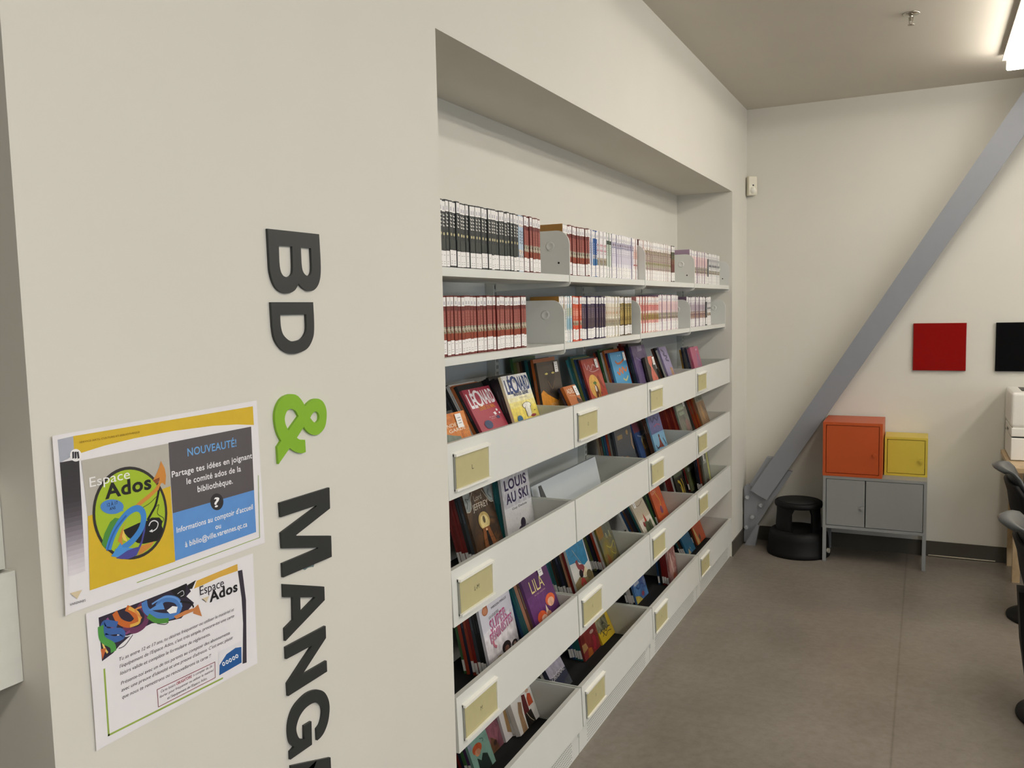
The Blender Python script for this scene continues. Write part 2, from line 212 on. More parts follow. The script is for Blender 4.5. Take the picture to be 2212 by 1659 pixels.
P1 = json.loads(r'''[["p",[[-1.0896,1.5092],[-0.7145,1.5109],[-0.7142,1.4754],[-0.7588,1.4823],[-0.816,1.4876],[-0.9036,1.4908],[-0.9828,1.4899],[-1.0362,1.487],[-1.0775,1.4822],[-1.0898,1.4836]],"d8b52c",0],["p",[[-1.1156,1.5078],[-1.0896,1.5092],[-1.0898,1.4836],[-1.0996,1.4774],[-1.1147,1.4736]],"a9adba",0],["p",[[-1.1146,1.4741],[-1.0825,1.4735],[-1.0826,1.4665],[-1.1146,1.4671]],"353338",0],["p",[[-1.1146,1.4671],[-1.0826,1.4665],[-1.0828,1.4595],[-1.1146,1.4601]],"363439",0],["p",[[-1.1146,1.4601],[-1.0828,1.4595],[-1.0829,1.4524],[-1.1145,1.4531]],"37353a",0],["p",[[-1.1145,1.4531],[-1.0829,1.4524],[-1.083,1.4454],[-1.1145,1.4461]],"38353b",0],["p",[[-1.1145,1.4461],[-1.083,1.4454],[-1.0831,1.4384],[-1.1145,1.439]],"39363c",0],["p",[[-1.1145,1.439],[-1.0831,1.4384],[-1.0832,1.4313],[-1.1144,1.432]],"3a373d",0],["p",[[-1.1144,1.432],[-1.0832,1.4313],[-1.0834,1.4243],[-1.1144,1.425]],"3a383d",0],["p",[[-1.1144,1.425],[-1.0834,1.4243],[-1.0835,1.4172],[-1.1144,1.4179]],"3b383e",0],["p",[[-1.1144,1.4179],[-1.0835,1.4172],[-1.0836,1.4102],[-1.1143,1.4108]],"3e3b41",0],["p",[[-1.1143,1.4108],[-1.0836,1.4102],[-1.0837,1.4031],[-1.1143,1.4038]],"454148",0],["p",[[-1.1143,1.4038],[-1.0837,1.4031],[-1.0838,1.396],[-1.1143,1.3967]],"4c484f",0],["p",[[-1.1143,1.3967],[-1.0838,1.396],[-1.084,1.389],[-1.1142,1.3896]],"554f57",0],["p",[[-1.1142,1.3896],[-1.084,1.389],[-1.0841,1.3819],[-1.1142,1.3825]],"625c64",0],["p",[[-1.1142,1.3825],[-1.0841,1.3819],[-1.0842,1.3748],[-1.1142,1.3754]],"6e6871",0],["p",[[-1.1142,1.3754],[-1.0842,1.3748],[-1.0843,1.3677],[-1.1141,1.3683]],"7b747e",0],["p",[[-1.1141,1.3683],[-1.0843,1.3677],[-1.0845,1.3606],[-1.1141,1.3612]],"88818b",0],["p",[[-1.1141,1.3612],[-1.0845,1.3606],[-1.0846,1.3535],[-1.1141,1.3541]],"958e98",0],["p",[[-1.1141,1.3541],[-1.0846,1.3535],[-1.0847,1.3464],[-1.114,1.3469]],"a39ba5",0],["p",[[-1.114,1.3469],[-1.0847,1.3464],[-1.0848,1.3393],[-1.114,1.3398]],"b0a8b2",0],["p",[[-1.114,1.3398],[-1.0848,1.3393],[-1.0849,1.3322],[-1.1139,1.3327]],"bdb6bf",0],["p",[[-1.1139,1.3327],[-1.0849,1.3322],[-1.0851,1.325],[-1.1139,1.3255]],"c8c1ca",0],["p",[[-1.1139,1.3255],[-1.0851,1.325],[-1.0852,1.3179],[-1.1139,1.3184]],"cfc9d1",0],["p",[[-1.1139,1.3184],[-1.0852,1.3179],[-1.0853,1.3108],[-1.1138,1.3112]],"d6d1d8",0],["p",[[-1.1138,1.3112],[-1.0853,1.3108],[-1.0854,1.3036],[-1.1138,1.304]],"ddd8de",0],["p",[[-1.0794,1.471],[-0.916,1.4716],[-0.9172,1.3995],[-1.0748,1.3848]],"b9b4aa",0],["p",[[-1.0748,1.3848],[-0.9172,1.3995],[-0.9169,1.27],[-1.08,1.2714]],"d8b52c",0],["p",[[-0.9159,1.4727],[-0.7223,1.4735],[-0.723,1.353],[-0.9156,1.3528]],"5a5559",0],["p",[[-0.9156,1.3528],[-0.723,1.353],[-0.723,1.2723],[-0.9162,1.271]],"5f95d8",0],["p",[[-1.0786,1.4788],[-1.0788,1.4773],[-1.0793,1.4759],[-1.08,1.4747],[-1.0808,1.4735],[-1.0819,1.4726],[-1.0831,1.4718],[-1.0844,1.4713],[-1.0859,1.471],[-1.0873,1.4709],[-1.0888,1.471],[-1.0903,1.4714],[-1.0917,1.472],[-1.093,1.4728],[-1.0942,1.4737],[-1.0953,1.4749],[-1.0961,1.4762],[-1.0968,1.4775],[-1.0973,1.479],[-1.0975,1.4805],[-1.0975,1.4819],[-1.0973,1.4834],[-1.0968,1.4847],[-1.0962,1.486],[-1.0953,1.4871],[-1.0943,1.4881],[-1.0931,1.4888],[-1.0918,1.4894],[-1.0903,1.4897],[-1.0889,1.4898],[-1.0874,1.4897],[-1.0859,1.4894],[-1.0845,1.4888],[-1.0832,1.488],[-1.082,1.487],[-1.0809,1.4859],[-1.08,1.4846],[-1.0793,1.4832],[-1.0789,1.4818],[-1.0786,1.4803]],"f1eff0",0],["p",[[-1.0937,1.4862],[-1.0905,1.4865],[-1.0908,1.4765],[-1.0941,1.476]],"2c2c34",0],["p",[[-1.0899,1.4856],[-1.0866,1.4858],[-1.0869,1.4758],[-1.0902,1.4754]],"2c2c34",0],["p",[[-1.0865,1.485],[-1.0832,1.4853],[-1.0822,1.475],[-1.0855,1.4746]],"2c2c34",0],["t","NOUVEAUTÉ!",[-0.8773,1.4433],[-0.7623,1.4425],0.0131,"6aa6e0",1,0],["t","Partage tes idées en joignant",[-0.9134,1.4133],[-0.724,1.414],0.0101,"f0eff2",1,0],["t","le comité ados de la",[-0.8828,1.3956],[-0.7543,1.3947],0.0103,"f0eff2",1,0],["t","bibliothèque.",[-0.8596,1.3771],[-0.7761,1.3761],0.0105,"f0eff2",1,0],["p",[[-0.8014,1.3475],[-0.8018,1.3451],[-0.8025,1.3429],[-0.8036,1.341],[-0.8051,1.3392],[-0.8068,1.3378],[-0.8087,1.3366],[-0.8109,1.3359],[-0.8132,1.3355],[-0.8156,1.3355],[-0.8181,1.3358],[-0.8204,1.3366],[-0.8227,1.3376],[-0.8249,1.339],[-0.8269,1.3407],[-0.8286,1.3427],[-0.83,1.3448],[-0.8311,1.3471],[-0.8318,1.3494],[-0.8322,1.3518],[-0.8322,1.3542],[-0.8319,1.3565],[-0.8312,1.3586],[-0.8301,1.3606],[-0.8287,1.3623],[-0.8271,1.3638],[-0.8251,1.3649],[-0.823,1.3657],[-0.8207,1.3661],[-0.8183,1.3662],[-0.8159,1.3659],[-0.8135,1.3652],[-0.8112,1.3641],[-0.809,1.3628],[-0.807,1.3611],[-0.8053,1.3592],[-0.8038,1.357],[-0.8027,1.3547],[-0.8019,1.3523],[-0.8015,1.3499]],"2f2c30",0],["t","?",[-0.8238,1.3421],[-0.8107,1.3416],0.0169,"f0eff2",1,0],["t","Informations au comptoir d'accueil",[-0.91,1.3176],[-0.7286,1.3178],0.0094,"f0eff2",1,0],["t","ou",[-0.8236,1.3023],[-0.8104,1.3017],0.0089,"f0eff2",1,0],["t","à biblio@ville.varennes.qc.ca",[-0.8937,1.2883],[-0.7455,1.2887],0.0094,"f0eff2",1,0],["t","SERVICE ARTS, CULTURE ET BIBLIOTHÈQUE",[-1.0807,1.497],[-0.9717,1.4972],0.0029,"8a6f20",0,0],["l",[[-0.995,1.2576],[-0.7144,1.2594],[-0.7097,1.3781]],"8aa83c",0.0012],["p",[[-1.1136,1.278],[-1.093,1.2765],[-1.1022,1.2653]],"d8c8a8",0],["p",[[-1.1136,1.278],[-1.1096,1.2748],[-1.1022,1.2653],[-1.101,1.2639]],"3a3a44",0],["t","VARENNES",[-1.1151,1.2589],[-1.0883,1.2573],0.0035,"4a4a52",0,0],["p",[[-0.9272,1.3558],[-0.9286,1.3458],[-0.9313,1.3363],[-0.9352,1.3275],[-0.9402,1.3195],[-0.9463,1.3125],[-0.9533,1.3067],[-0.9611,1.302],[-0.9695,1.2987],[-0.9783,1.2966],[-0.9875,1.2959],[-0.9967,1.2966],[-1.0059,1.2985],[-1.0149,1.3017],[-1.0235,1.306],[-1.0316,1.3114],[-1.0391,1.3178],[-1.0459,1.325],[-1.0519,1.3329],[-1.057,1.3414],[-1.0611,1.3504],[-1.0642,1.3597],[-1.0662,1.3691],[-1.0671,1.3786],[-1.067,1.388],[-1.0657,1.3971],[-1.0634,1.4058],[-1.0601,1.414],[-1.0557,1.4215],[-1.0504,1.4283],[-1.0443,1.4343],[-1.0374,1.4392],[-1.0298,1.4431],[-1.0216,1.4458],[-1.0129,1.4473],[-1.004,1.4476],[-0.9949,1.4466],[-0.9858,1.4443],[-0.9768,1.4408],[-0.9681,1.436],[-0.9598,1.4301],[-0.9522,1.423],[-0.9454,1.4151],[-0.9395,1.4062],[-0.9346,1.3968],[-0.9308,1.3868],[-0.9283,1.3765],[-0.9271,1.3661]],"322e2e",0],["p",[[-0.932,1.3569],[-0.9333,1.3476],[-0.9358,1.3388],[-0.9394,1.3305],[-0.9441,1.3231],[-0.9498,1.3166],[-0.9563,1.3111],[-0.9635,1.3067],[-0.9713,1.3035],[-0.9795,1.3016],[-0.988,1.3009],[-0.9966,1.3015],[-1.0052,1.3033],[-1.0135,1.3062],[-1.0216,1.3102],[-1.0292,1.3152],[-1.0362,1.3212],[-1.0426,1.3279],[-1.0482,1.3353],[-1.0529,1.3433],[-1.0568,1.3517],[-1.0596,1.3604],[-1.0615,1.3692],[-1.0624,1.3781],[-1.0623,1.3869],[-1.0611,1.3954],[-1.059,1.4036],[-1.0558,1.4113],[-1.0517,1.4184],[-1.0468,1.4247],[-1.041,1.4303],[-1.0346,1.4349],[-1.0274,1.4385],[-1.0198,1.441],[-1.0117,1.4424],[-1.0034,1.4427],[-0.9949,1.4417],[-0.9864,1.4396],[-0.978,1.4362],[-0.9699,1.4317],[-0.9623,1.4262],[-0.9552,1.4196],[-0.9489,1.4122],[-0.9434,1.4039],[-0.9389,1.3951],[-0.9354,1.3858],[-0.9331,1.3762],[-0.9319,1.3665]],"a5c02c",0],["p",[[-1.0164,1.3482],[-0.9855,1.3529],[-0.9688,1.3528],[-0.9592,1.3557],[-0.9441,1.3522],[-0.9384,1.3448],[-0.9403,1.3372],[-0.9375,1.3301],[-0.9447,1.3175],[-0.9526,1.3147],[-0.9789,1.3169],[-0.9897,1.3213],[-1.0068,1.335]],"15151a",0],["s",[[-0.9405,1.4059],[-0.943,1.3937],[-0.9501,1.3746],[-0.9586,1.3638],[-0.9678,1.3534]],"15151a",0.0045],["s",[[-0.9764,1.3757],[-0.9611,1.3802],[-0.9472,1.3882]],"15151a",0.001],["s",[[-0.94,1.3419],[-0.9356,1.3489],[-0.9474,1.3597],[-0.9435,1.3731],[-0.9484,1.3718]],"15151a",0.0011],["s",[[-0.9657,1.3434],[-0.9616,1.3487],[-0.9539,1.3493],[-0.9476,1.3438],[-0.9501,1.3364],[-0.957,1.3333],[-0.9636,1.3334]],"e8e8ec",0.0018],["p",[[-0.9664,1.3344],[-0.9596,1.3364],[-0.9591,1.331]],"e8e8ec",0],["p",[[-1.0551,1.3362],[-1.0489,1.3518],[-1.0376,1.367],[-1.0286,1.3716],[-1.0168,1.3673],[-1.0244,1.3592],[-1.0335,1.3524],[-1.041,1.3438],[-1.049,1.3279]],"4f8f3c",0],["p",[[-1.0131,1.3687],[-0.9944,1.3798],[-0.983,1.3865],[-0.9638,1.3949],[-0.9501,1.4015],[-0.9418,1.4094],[-0.9395,1.4145],[-0.9528,1.416],[-0.9445,1.4257],[-0.938,1.4356],[-0.9344,1.4453],[-0.9275,1.4321],[-0.9255,1.419],[-0.928,1.4034],[-0.9341,1.4086],[-0.9371,1.4076],[-0.9426,1.3984],[-0.9605,1.3887],[-0.9798,1.3804],[-0.9984,1.3745]],"d08a3c",0],["p",[[-0.9528,1.416],[-0.9392,1.4184],[-0.9395,1.4145],[-0.9458,1.4078]],"8c4a28",0],["p",[[-1.0317,1.308],[-1.0082,1.3154],[-0.9883,1.3147],[-0.9821,1.324],[-0.9714,1.3558],[-0.9737,1.3375],[-0.9806,1.3189],[-0.9929,1.3019],[-1.0093,1.3002],[-1.0215,1.3037]],"4a4a9a",0],["p",[[-1.0263,1.3339],[-1.0182,1.3486],[-1.0084,1.3615],[-1.0145,1.3507],[-1.0183,1.3349],[-1.0166,1.3222],[-1.0222,1.3298]],"d08a3c",0],["p",[[-1.0146,1.3492],[-1.0082,1.3277],[-1.0158,1.3327],[-1.018,1.3394]],"e8c860",0],["s",[[-1.0441,1.3251],[-1.036,1.3425],[-1.0225,1.3603],[-1.0038,1.3742],[-0.9873,1.3774],[-0.9769,1.3696],[-0.9757,1.3553],[-0.9837,1.34],[-1.0002,1.3271],[-1.0185,1.3204],[-1.031,1.317]],"3f86d0",0.0105],["s",[[-1.0463,1.3238],[-1.0382,1.3401],[-1.0264,1.3559],[-1.0077,1.3705]],"2c62b0",0.003],["p",[[-1.0399,1.3134],[-1.0213,1.3296],[-1.0184,1.3219],[-0.9983,1.315],[-1.0101,1.3143],[-1.0281,1.3086]],"4a94dc",0],["p",[[-0.9837,1.315],[-0.9573,1.3156],[-0.9645,1.3083],[-0.9819,1.302],[-0.9911,1.3014]],"d08a3c",0],["t","Espace",[-1.0689,1.4281],[-0.9964,1.4281],0.0147,"f2f0f0",0,0],["t","Ados",[-1.0436,1.4049],[-0.9564,1.4037],0.0219,"1c1c1c",2,0],["p",[[-1.0116,1.3855],[-1.012,1.3837],[-1.0129,1.3821],[-1.0143,1.3807],[-1.0161,1.3795],[-1.0184,1.3787],[-1.021,1.3781],[-1.0238,1.3777],[-1.0269,1.3777],[-1.0301,1.3781],[-1.0333,1.3787],[-1.0365,1.3795],[-1.0396,1.3807],[-1.0425,1.382],[-1.0451,1.3836],[-1.0474,1.3853],[-1.0494,1.3871],[-1.0509,1.389],[-1.052,1.3909],[-1.0526,1.3928],[-1.0527,1.3946],[-1.0523,1.3963],[-1.0515,1.3979],[-1.0501,1.3993],[-1.0484,1.4004],[-1.0462,1.4013],[-1.0437,1.4019],[-1.041,1.4023],[-1.038,1.4023],[-1.0348,1.4021],[-1.0316,1.4015],[-1.0284,1.4007],[-1.0252,1.3996],[-1.0223,1.3983],[-1.0196,1.3967],[-1.0172,1.395],[-1.0151,1.3932],[-1.0135,1.3912],[-1.0124,1.3893],[-1.0117,1.3873]],"4f86cc",0],["p",[[-1.0254,1.3795],[-1.0155,1.3825],[-1.0113,1.3791]],"4f86cc",0],["t","12 À 17",[-1.041,1.392],[-1.022,1.392],0.0053,"1c2440",1,0],["t","ANS",[-1.0373,1.3854],[-1.0266,1.3855],0.0045,"1c2440",1,0]]''')
P2 = json.loads(r'''[["p",[[-0.8723,1.223],[-0.7744,1.225],[-0.7743,1.2121],[-0.819,1.2134],[-0.8585,1.2114],[-0.879,1.2109]],"dcae48",0],["p",[[-0.7746,1.2117],[-0.7632,1.2106],[-0.7574,1.1506],[-0.764,1.0327],[-0.7746,1.0344],[-0.768,1.1098],[-0.7685,1.1591]],"35303c",0],["l",[[-1.0641,1.1404],[-1.064,1.0346],[-0.8259,1.0277]],"98b050",0.0032],["p",[[-1.068,1.2247],[-0.9883,1.2239],[-0.9146,1.2243],[-0.895,1.2254],[-0.8863,1.2086],[-0.8967,1.2029],[-0.8807,1.1863],[-0.9103,1.169],[-0.9454,1.1745],[-0.9711,1.1814],[-1.0016,1.1794],[-1.0117,1.1766],[-1.034,1.1681],[-1.0464,1.1603],[-1.0671,1.155]],"2c2438",0],["p",[[-0.9297,1.2235],[-0.8951,1.225],[-0.8996,1.2015],[-0.9159,1.2068]],"15151a",0],["p",[[-0.8925,1.2219],[-0.8736,1.2248],[-0.8832,1.2122],[-0.8916,1.2137]],"15151a",0],["s",[[-0.9154,1.2134],[-0.9042,1.2154],[-0.9019,1.2079],[-0.909,1.2068]],"d0d0d8",0.0012],["s",[[-0.9935,1.2213],[-0.9799,1.2017],[-0.9862,1.1846],[-1.0063,1.1821],[-1.0248,1.1961]],"6a3458",0.01],["s",[[-1.0394,1.2231],[-1.0312,1.2057],[-1.0128,1.194],[-1.0001,1.2001],[-1.0088,1.2158],[-1.0179,1.2231]],"c8682c",0.0095],["s",[[-1.0132,1.2215],[-0.997,1.2076],[-0.9957,1.1922],[-1.013,1.1919]],"e0b050",0.005],["s",[[-0.9834,1.2223],[-0.9795,1.2059],[-0.96,1.1906],[-0.9288,1.1799],[-0.9131,1.188],[-0.9189,1.2033],[-0.9426,1.2133],[-0.959,1.2055]],"4a7cc0",0.011],["s",[[-0.989,1.2155],[-1.0016,1.2134],[-0.9903,1.1967]],"d88a4c",0.003],["s",[[-1.0536,1.2187],[-1.0435,1.1987],[-1.0257,1.1839],[-1.0136,1.1837]],"8a4a7a",0.004],["s",[[-0.9688,1.2131],[-0.9423,1.2165],[-0.9187,1.2066],[-0.9075,1.1883]],"6a9ad8",0.0028],["s",[[-1.0374,1.1861],[-1.0213,1.1781],[-1.0104,1.1772]],"e8e8ee",0.0016],["s",[[-1.0658,1.1944],[-1.0625,1.1768],[-1.0566,1.1643]],"e8c870",0.003],["p",[[-0.9771,1.2051],[-0.9481,1.2107],[-0.9438,1.1961]],"5a90d4",0],["s",[[-0.9777,1.1967],[-0.9607,1.1821],[-0.9373,1.175]],"4f8f3c",0.008],["s",[[-1.0362,1.2023],[-1.0587,1.2123],[-1.0574,1.1995],[-1.0323,1.1905],[-1.0283,1.1806],[-1.0448,1.1815],[-1.0602,1.1923]],"3c64a8",0.01],["s",[[-1.0657,1.2107],[-1.0638,1.1896],[-1.0478,1.1733],[-1.0462,1.1623]],"4f9a48",0.01],["p",[[-1.0684,1.1749],[-1.0582,1.1731],[-1.0662,1.1577]],"c86a3c",0],["p",[[-0.9263,1.1779],[-0.9012,1.1794],[-0.8814,1.1773],[-0.8724,1.1808],[-0.8653,1.1569],[-0.8849,1.1689],[-0.8832,1.1722],[-0.9017,1.1723],[-0.9212,1.1716]],"c8804a",0],["s",[[-0.911,1.1985],[-0.8891,1.189],[-0.8827,1.1789]],"15151a",0.003],["p",[[-0.9401,1.1926],[-0.9276,1.1962],[-0.917,1.1915],[-0.9204,1.1826],[-0.9339,1.1849]],"f2f2f4",0],["s",[[-0.961,1.1778],[-0.9457,1.1706],[-0.9375,1.1718]],"3a3440",0.0012],["s",[[-1.0367,1.1639],[-1.0247,1.1646],[-1.0093,1.1758]],"3a3440",0.0012],["t","Espace",[-0.867,1.1951],[-0.8104,1.1937],0.0158,"2a2430",0,0],["t","Ados",[-0.8461,1.176],[-0.7778,1.1755],0.0179,"15131a",2,0],["p",[[-0.8646,1.1879],[-0.8467,1.1879],[-0.8534,1.1784]],"d8c8a8",0],["p",[[-0.8646,1.1879],[-0.8603,1.186],[-0.8542,1.1794],[-0.8534,1.178]],"3a3a44",0],["t","Tu as entre 12 et 17 ans, tu désires fréquenter ou utiliser le matériel et",[-1.037,1.1435],[-0.7893,1.1416],0.0055,"4a4450",0,1],["t","l'équipement de l'Espace Ados, c'est très simple, procure-toi une carte",[-1.0372,1.1321],[-0.7901,1.1297],0.0055,"4a4450",0,1],["t","loisirs valide et complète le formulaire de règlements.",[-1.0371,1.1205],[-0.8488,1.1166],0.0055,"4a4450",0,1],["t","Présente-toi avec un de tes parents au comptoir des abonnements",[-1.0369,1.1042],[-0.8024,1.102],0.0055,"4a4450",0,1],["t","avec une preuve d'identité et une preuve d'adresse. C'est avec plaisir",[-1.0368,1.093],[-0.7955,1.0908],0.0055,"4a4450",0,1],["t","que nous te remettrons ou renouvellerons ta carte !!",[-1.0364,1.0812],[-0.8501,1.0779],0.0056,"4a4450",0,1],["l",[[-0.969,1.0678],[-0.8419,1.0648],[-0.843,1.0362],[-0.9686,1.0378],[-0.969,1.0678]],"8a3440",0.0011],["t","Carte loisirs",[-0.9623,1.0594],[-0.9316,1.0586],0.0043,"4a4450",0,1],["t","OBLIGATOIRE",[-0.9294,1.0588],[-0.8951,1.0582],0.0048,"a84858",1,1],["t","à compter du 26",[-0.8922,1.0588],[-0.8491,1.0581],0.0045,"4a4450",0,1],["t","février pour fréquenter ou utiliser le matériel",[-0.965,1.0511],[-0.846,1.0498],0.0043,"4a4450",0,1],["t","et l'équipement de l'Espace Ados.",[-0.9497,1.0423],[-0.8617,1.0411],0.0044,"4a4450",0,1],["p",[[-0.8328,1.0798],[-0.7754,1.0792],[-0.7776,1.0381],[-0.8334,1.0363]],"e4e2e8",0],["p",[[-0.8334,1.0363],[-0.7776,1.0381],[-0.7762,1.0676],[-0.791,1.0715],[-0.8136,1.0681],[-0.8315,1.0547]],"1f5a9c",0],["p",[[-0.818,1.0517],[-0.8186,1.05],[-0.82,1.0492],[-0.8219,1.0494],[-0.8237,1.0506],[-0.8249,1.0525],[-0.8253,1.0546],[-0.8247,1.0563],[-0.8232,1.0571],[-0.8214,1.0569],[-0.8196,1.0557],[-0.8183,1.0537]],"e8eef6",0],["p",[[-0.8198,1.0524],[-0.8204,1.0513],[-0.8218,1.0513],[-0.823,1.0523],[-0.8235,1.0539],[-0.8228,1.055],[-0.8215,1.055],[-0.8202,1.0539]],"1f5a9c",0],["p",[[-0.8094,1.0519],[-0.81,1.0502],[-0.8115,1.0494],[-0.8134,1.0496],[-0.8152,1.0508],[-0.8164,1.0528],[-0.8168,1.0548],[-0.8162,1.0565],[-0.8147,1.0574],[-0.8128,1.0571],[-0.811,1.0559],[-0.8098,1.054]],"e8eef6",0],["p",[[-0.8113,1.0526],[-0.8119,1.0515],[-0.8132,1.0515],[-0.8145,1.0526],[-0.815,1.0541],[-0.8143,1.0552],[-0.813,1.0552],[-0.8117,1.0542]],"1f5a9c",0],["p",[[-0.8014,1.0521],[-0.802,1.0504],[-0.8035,1.0496],[-0.8054,1.0498],[-0.8072,1.0511],[-0.8085,1.053],[-0.8089,1.0551],[-0.8082,1.0568],[-0.8068,1.0576],[-0.8049,1.0574],[-0.803,1.0562],[-0.8018,1.0542]],"e8eef6",0],["p",[[-0.8033,1.0529],[-0.8039,1.0518],[-0.8053,1.0517],[-0.8065,1.0528],[-0.807,1.0543],[-0.8064,1.0555],[-0.805,1.0555],[-0.8037,1.0544]],"1f5a9c",0],["p",[[-0.793,1.0527],[-0.7936,1.051],[-0.7951,1.0502],[-0.797,1.0504],[-0.7988,1.0517],[-0.8001,1.0536],[-0.8005,1.0557],[-0.7999,1.0574],[-0.7984,1.0582],[-0.7965,1.058],[-0.7946,1.0568],[-0.7933,1.0548]],"e8eef6",0],["p",[[-0.7948,1.0535],[-0.7955,1.0523],[-0.7969,1.0523],[-0.7982,1.0534],[-0.7986,1.0549],[-0.798,1.0561],[-0.7966,1.0561],[-0.7953,1.055]],"1f5a9c",0],["p",[[-0.7851,1.0533],[-0.7857,1.0516],[-0.7872,1.0508],[-0.7892,1.051],[-0.791,1.0523],[-0.7923,1.0542],[-0.7927,1.0563],[-0.7921,1.058],[-0.7906,1.0589],[-0.7886,1.0586],[-0.7868,1.0574],[-0.7855,1.0555]],"e8eef6",0],["p",[[-0.787,1.0541],[-0.7877,1.0529],[-0.789,1.0529],[-0.7903,1.054],[-0.7908,1.0556],[-0.7902,1.0567],[-0.7888,1.0567],[-0.7875,1.0557]],"1f5a9c",0]]''')
SHEET1 = json.loads(r'''[[-1.1253,1.5145],[-0.7037,1.5207],[-0.7002,1.2456],[-1.1251,1.2472]]''')
SHEET2 = json.loads(r'''[[-1.0896,1.2386],[-0.7335,1.2339],[-0.7359,1.0205],[-1.0877,1.0204]]''')
BK = json.loads(r'''{"orangegarde":[0,0,-0.04,0.32,0.0822,0.2,0.2115,0.61,1.0],"leoR":[0,0,-0.1119,0.5044,0.5086,0.2158,0.2651,0.413,1.0],"leoW":[0,0,-0.108,0.3219,0.708,0.2119,0.2778,0.39,1.0],"wolf":[0,1,-0.1604,0.1585,1.0365,0.2158,0.2948,0.318,1.0],"adele":[0,1,-0.0623,0.4544,1.1669,0.1253,0.2038,0.608,1.0],"dragon":[0,1,-0.1571,0.2943,1.5804,0.2112,0.2773,0.338,1.0],"blue":[0,2,-0.147,0.2546,1.9085,0.2173,0.2866,0.338,1.0],"purple":[0,2,-0.1116,0.2575,2.1447,0.2211,0.3072,0.35,1.0],"coral":[0,2,-0.1088,0.2317,2.2744,0.1505,0.2436,0.445,1.0],"lilac":[0,2,-0.0856,0.3473,2.609,0.1398,0.2847,0.405,1.0],"navy":[0,3,-0.1875,0.172,3.2897,0.1587,0.2378,0.36,1.0],"pinky":[0,3,-0.104,0.2426,3.2175,0.1942,0.2441,0.45,1.0],"jeffrey":[1,0,-0.1721,0.274,0.4915,0.1913,0.2972,0.145,0.833],"louis":[1,0,-0.1636,0.1349,0.6923,0.2277,0.3,0.165,0.863],"plate":[1,1,-0.1589,0.2192,0.9464,0.694,0.1813,0.28,1.0],"slate":[1,2,-0.134,0.1929,1.8587,0.2473,0.3,0.217,0.89],"bluered":[1,2,-0.2071,0.3168,2.4129,0.1999,0.3,0.077,0.77],"sky":[1,2,-0.1416,0.2758,2.4843,0.2225,0.3,0.198,0.865],"greeny":[1,3,-0.1331,0.3016,3.0367,0.225,0.3,0.212,0.875],"tan":[1,3,-0.1123,0.3286,3.4656,0.1975,0.3,0.247,0.9],"white":[2,0,-0.1257,0.2048,0.461,0.227,0.3,0.105,0.755],"lila":[2,0,-0.038,0.3483,0.6977,0.2234,0.3,0.315,0.897],"battle":[2,1,-0.1393,0.302,1.2812,0.2,0.2966,0.065,0.703],"gold":[2,1,-0.1396,0.3361,1.6577,0.1767,0.3,0.062,0.685],"beige":[2,2,-0.1197,0.4697,2.1929,0.1988,0.2935,0.11,0.72],"orange":[2,2,-0.1598,0.3513,2.5645,0.1842,0.3,0.013,0.64],"yelblack":[2,3,-0.1962,0.2757,3.1195,0.1912,0.2986,0.0,0.58],"greenish":[2,3,-0.2074,0.285,3.4606,0.1987,0.3,0.0,0.552],"greyyel":[2,3,-0.1212,0.1616,3.495,0.1682,0.3,0.12,0.78],"navyO":[3,1,-0.1607,0.5078,1.0886,0.1526,0.2917,0.0,0.413],"red4":[3,1,-0.1876,0.2616,1.4649,0.2012,0.2994,0.0,0.375],"yellow4":[3,1,-0.1781,0.4226,1.663,0.1714,0.3,0.0,0.367],"blue4":[3,2,-0.1957,0.2769,2.2416,0.1952,0.2992,0.0,0.348],"pink4":[3,2,-0.1127,0.14,2.6003,0.1485,0.3,0.005,0.642],"blue44":[3,3,-0.1648,0.4373,3.1802,0.1856,0.2958,0.0,0.408],"orange44":[3,3,-0.1671,0.3658,3.4486,0.2134,0.3,0.0,0.408],"teal41":[3,0,-0.1761,0.3535,0.4371,0.1305,0.293,0.0,0.395],"front41":[3,0,-0.1667,0.3443,0.7495,0.1704,0.3,0.0,0.413]}''')
def lines(mb, pts, wd, col, pos, layer):
    """A ruled line with sharp corners."""
    for (a, b) in zip(pts, pts[1:]):
        dx, dy = b[0] - a[0], b[1] - a[1]; d = math.hypot(dx, dy); ux, uy = dx / d * wd / 2, dy / d * wd / 2; k = max(1, int(d / 0.03))
        P = [(a[0] - ux + (dx + 2 * ux) * i / k, a[1] - uy + (dy + 2 * uy) * i / k) for i in range(k + 1)]
        mb.add([pos(p[0] - uy, p[1] + ux, layer) for p in P] + [pos(p[0] + uy, p[1] - ux, layer) for p in P], [(i, i + 1, k + 2 + i, k + 1 + i) for i in range(k)], mat(col, 0.5))
# ---------------------------------------------------------------- flat printing on sheets, covers, cards
def fill(mb, pts, col, pos, layer, rough=0.5, var=0.03, scale=40):
    n = len(pts); cr = [(pts[i][0] - pts[i - 1][0]) * (pts[(i + 1) % n][1] - pts[i][1]) - (pts[i][1] - pts[i - 1][1]) * (pts[(i + 1) % n][0] - pts[i][0]) for i in range(n)]
    if min(cr) >= 0 or max(cr) <= 0 or (n >= 12 and min(cr) * max(cr) > -1e-9): tr = [(0, i, i + 1) for i in range(1, n - 1)]
    else: tr = tessellate_polygon([[Vector((p[0], p[1], 0)) for p in pts]])
    mb.add([pos(p[0], p[1], layer) for p in pts], [tuple(t) for t in tr], mat(col, rough, 0.0, var, scale) if isinstance(col, str) else col)
def stroke(mb, pts, wd, col, pos, layer, rough=0.5):
    L, Rr = ribbon(pts, wd); n = len(L)
    mb.add([pos(*p, layer) for p in L] + [pos(*p, layer) for p in Rr], [(i, i + 1, n + i + 1, n + i) for i in range(n - 1)], mat(col, rough))
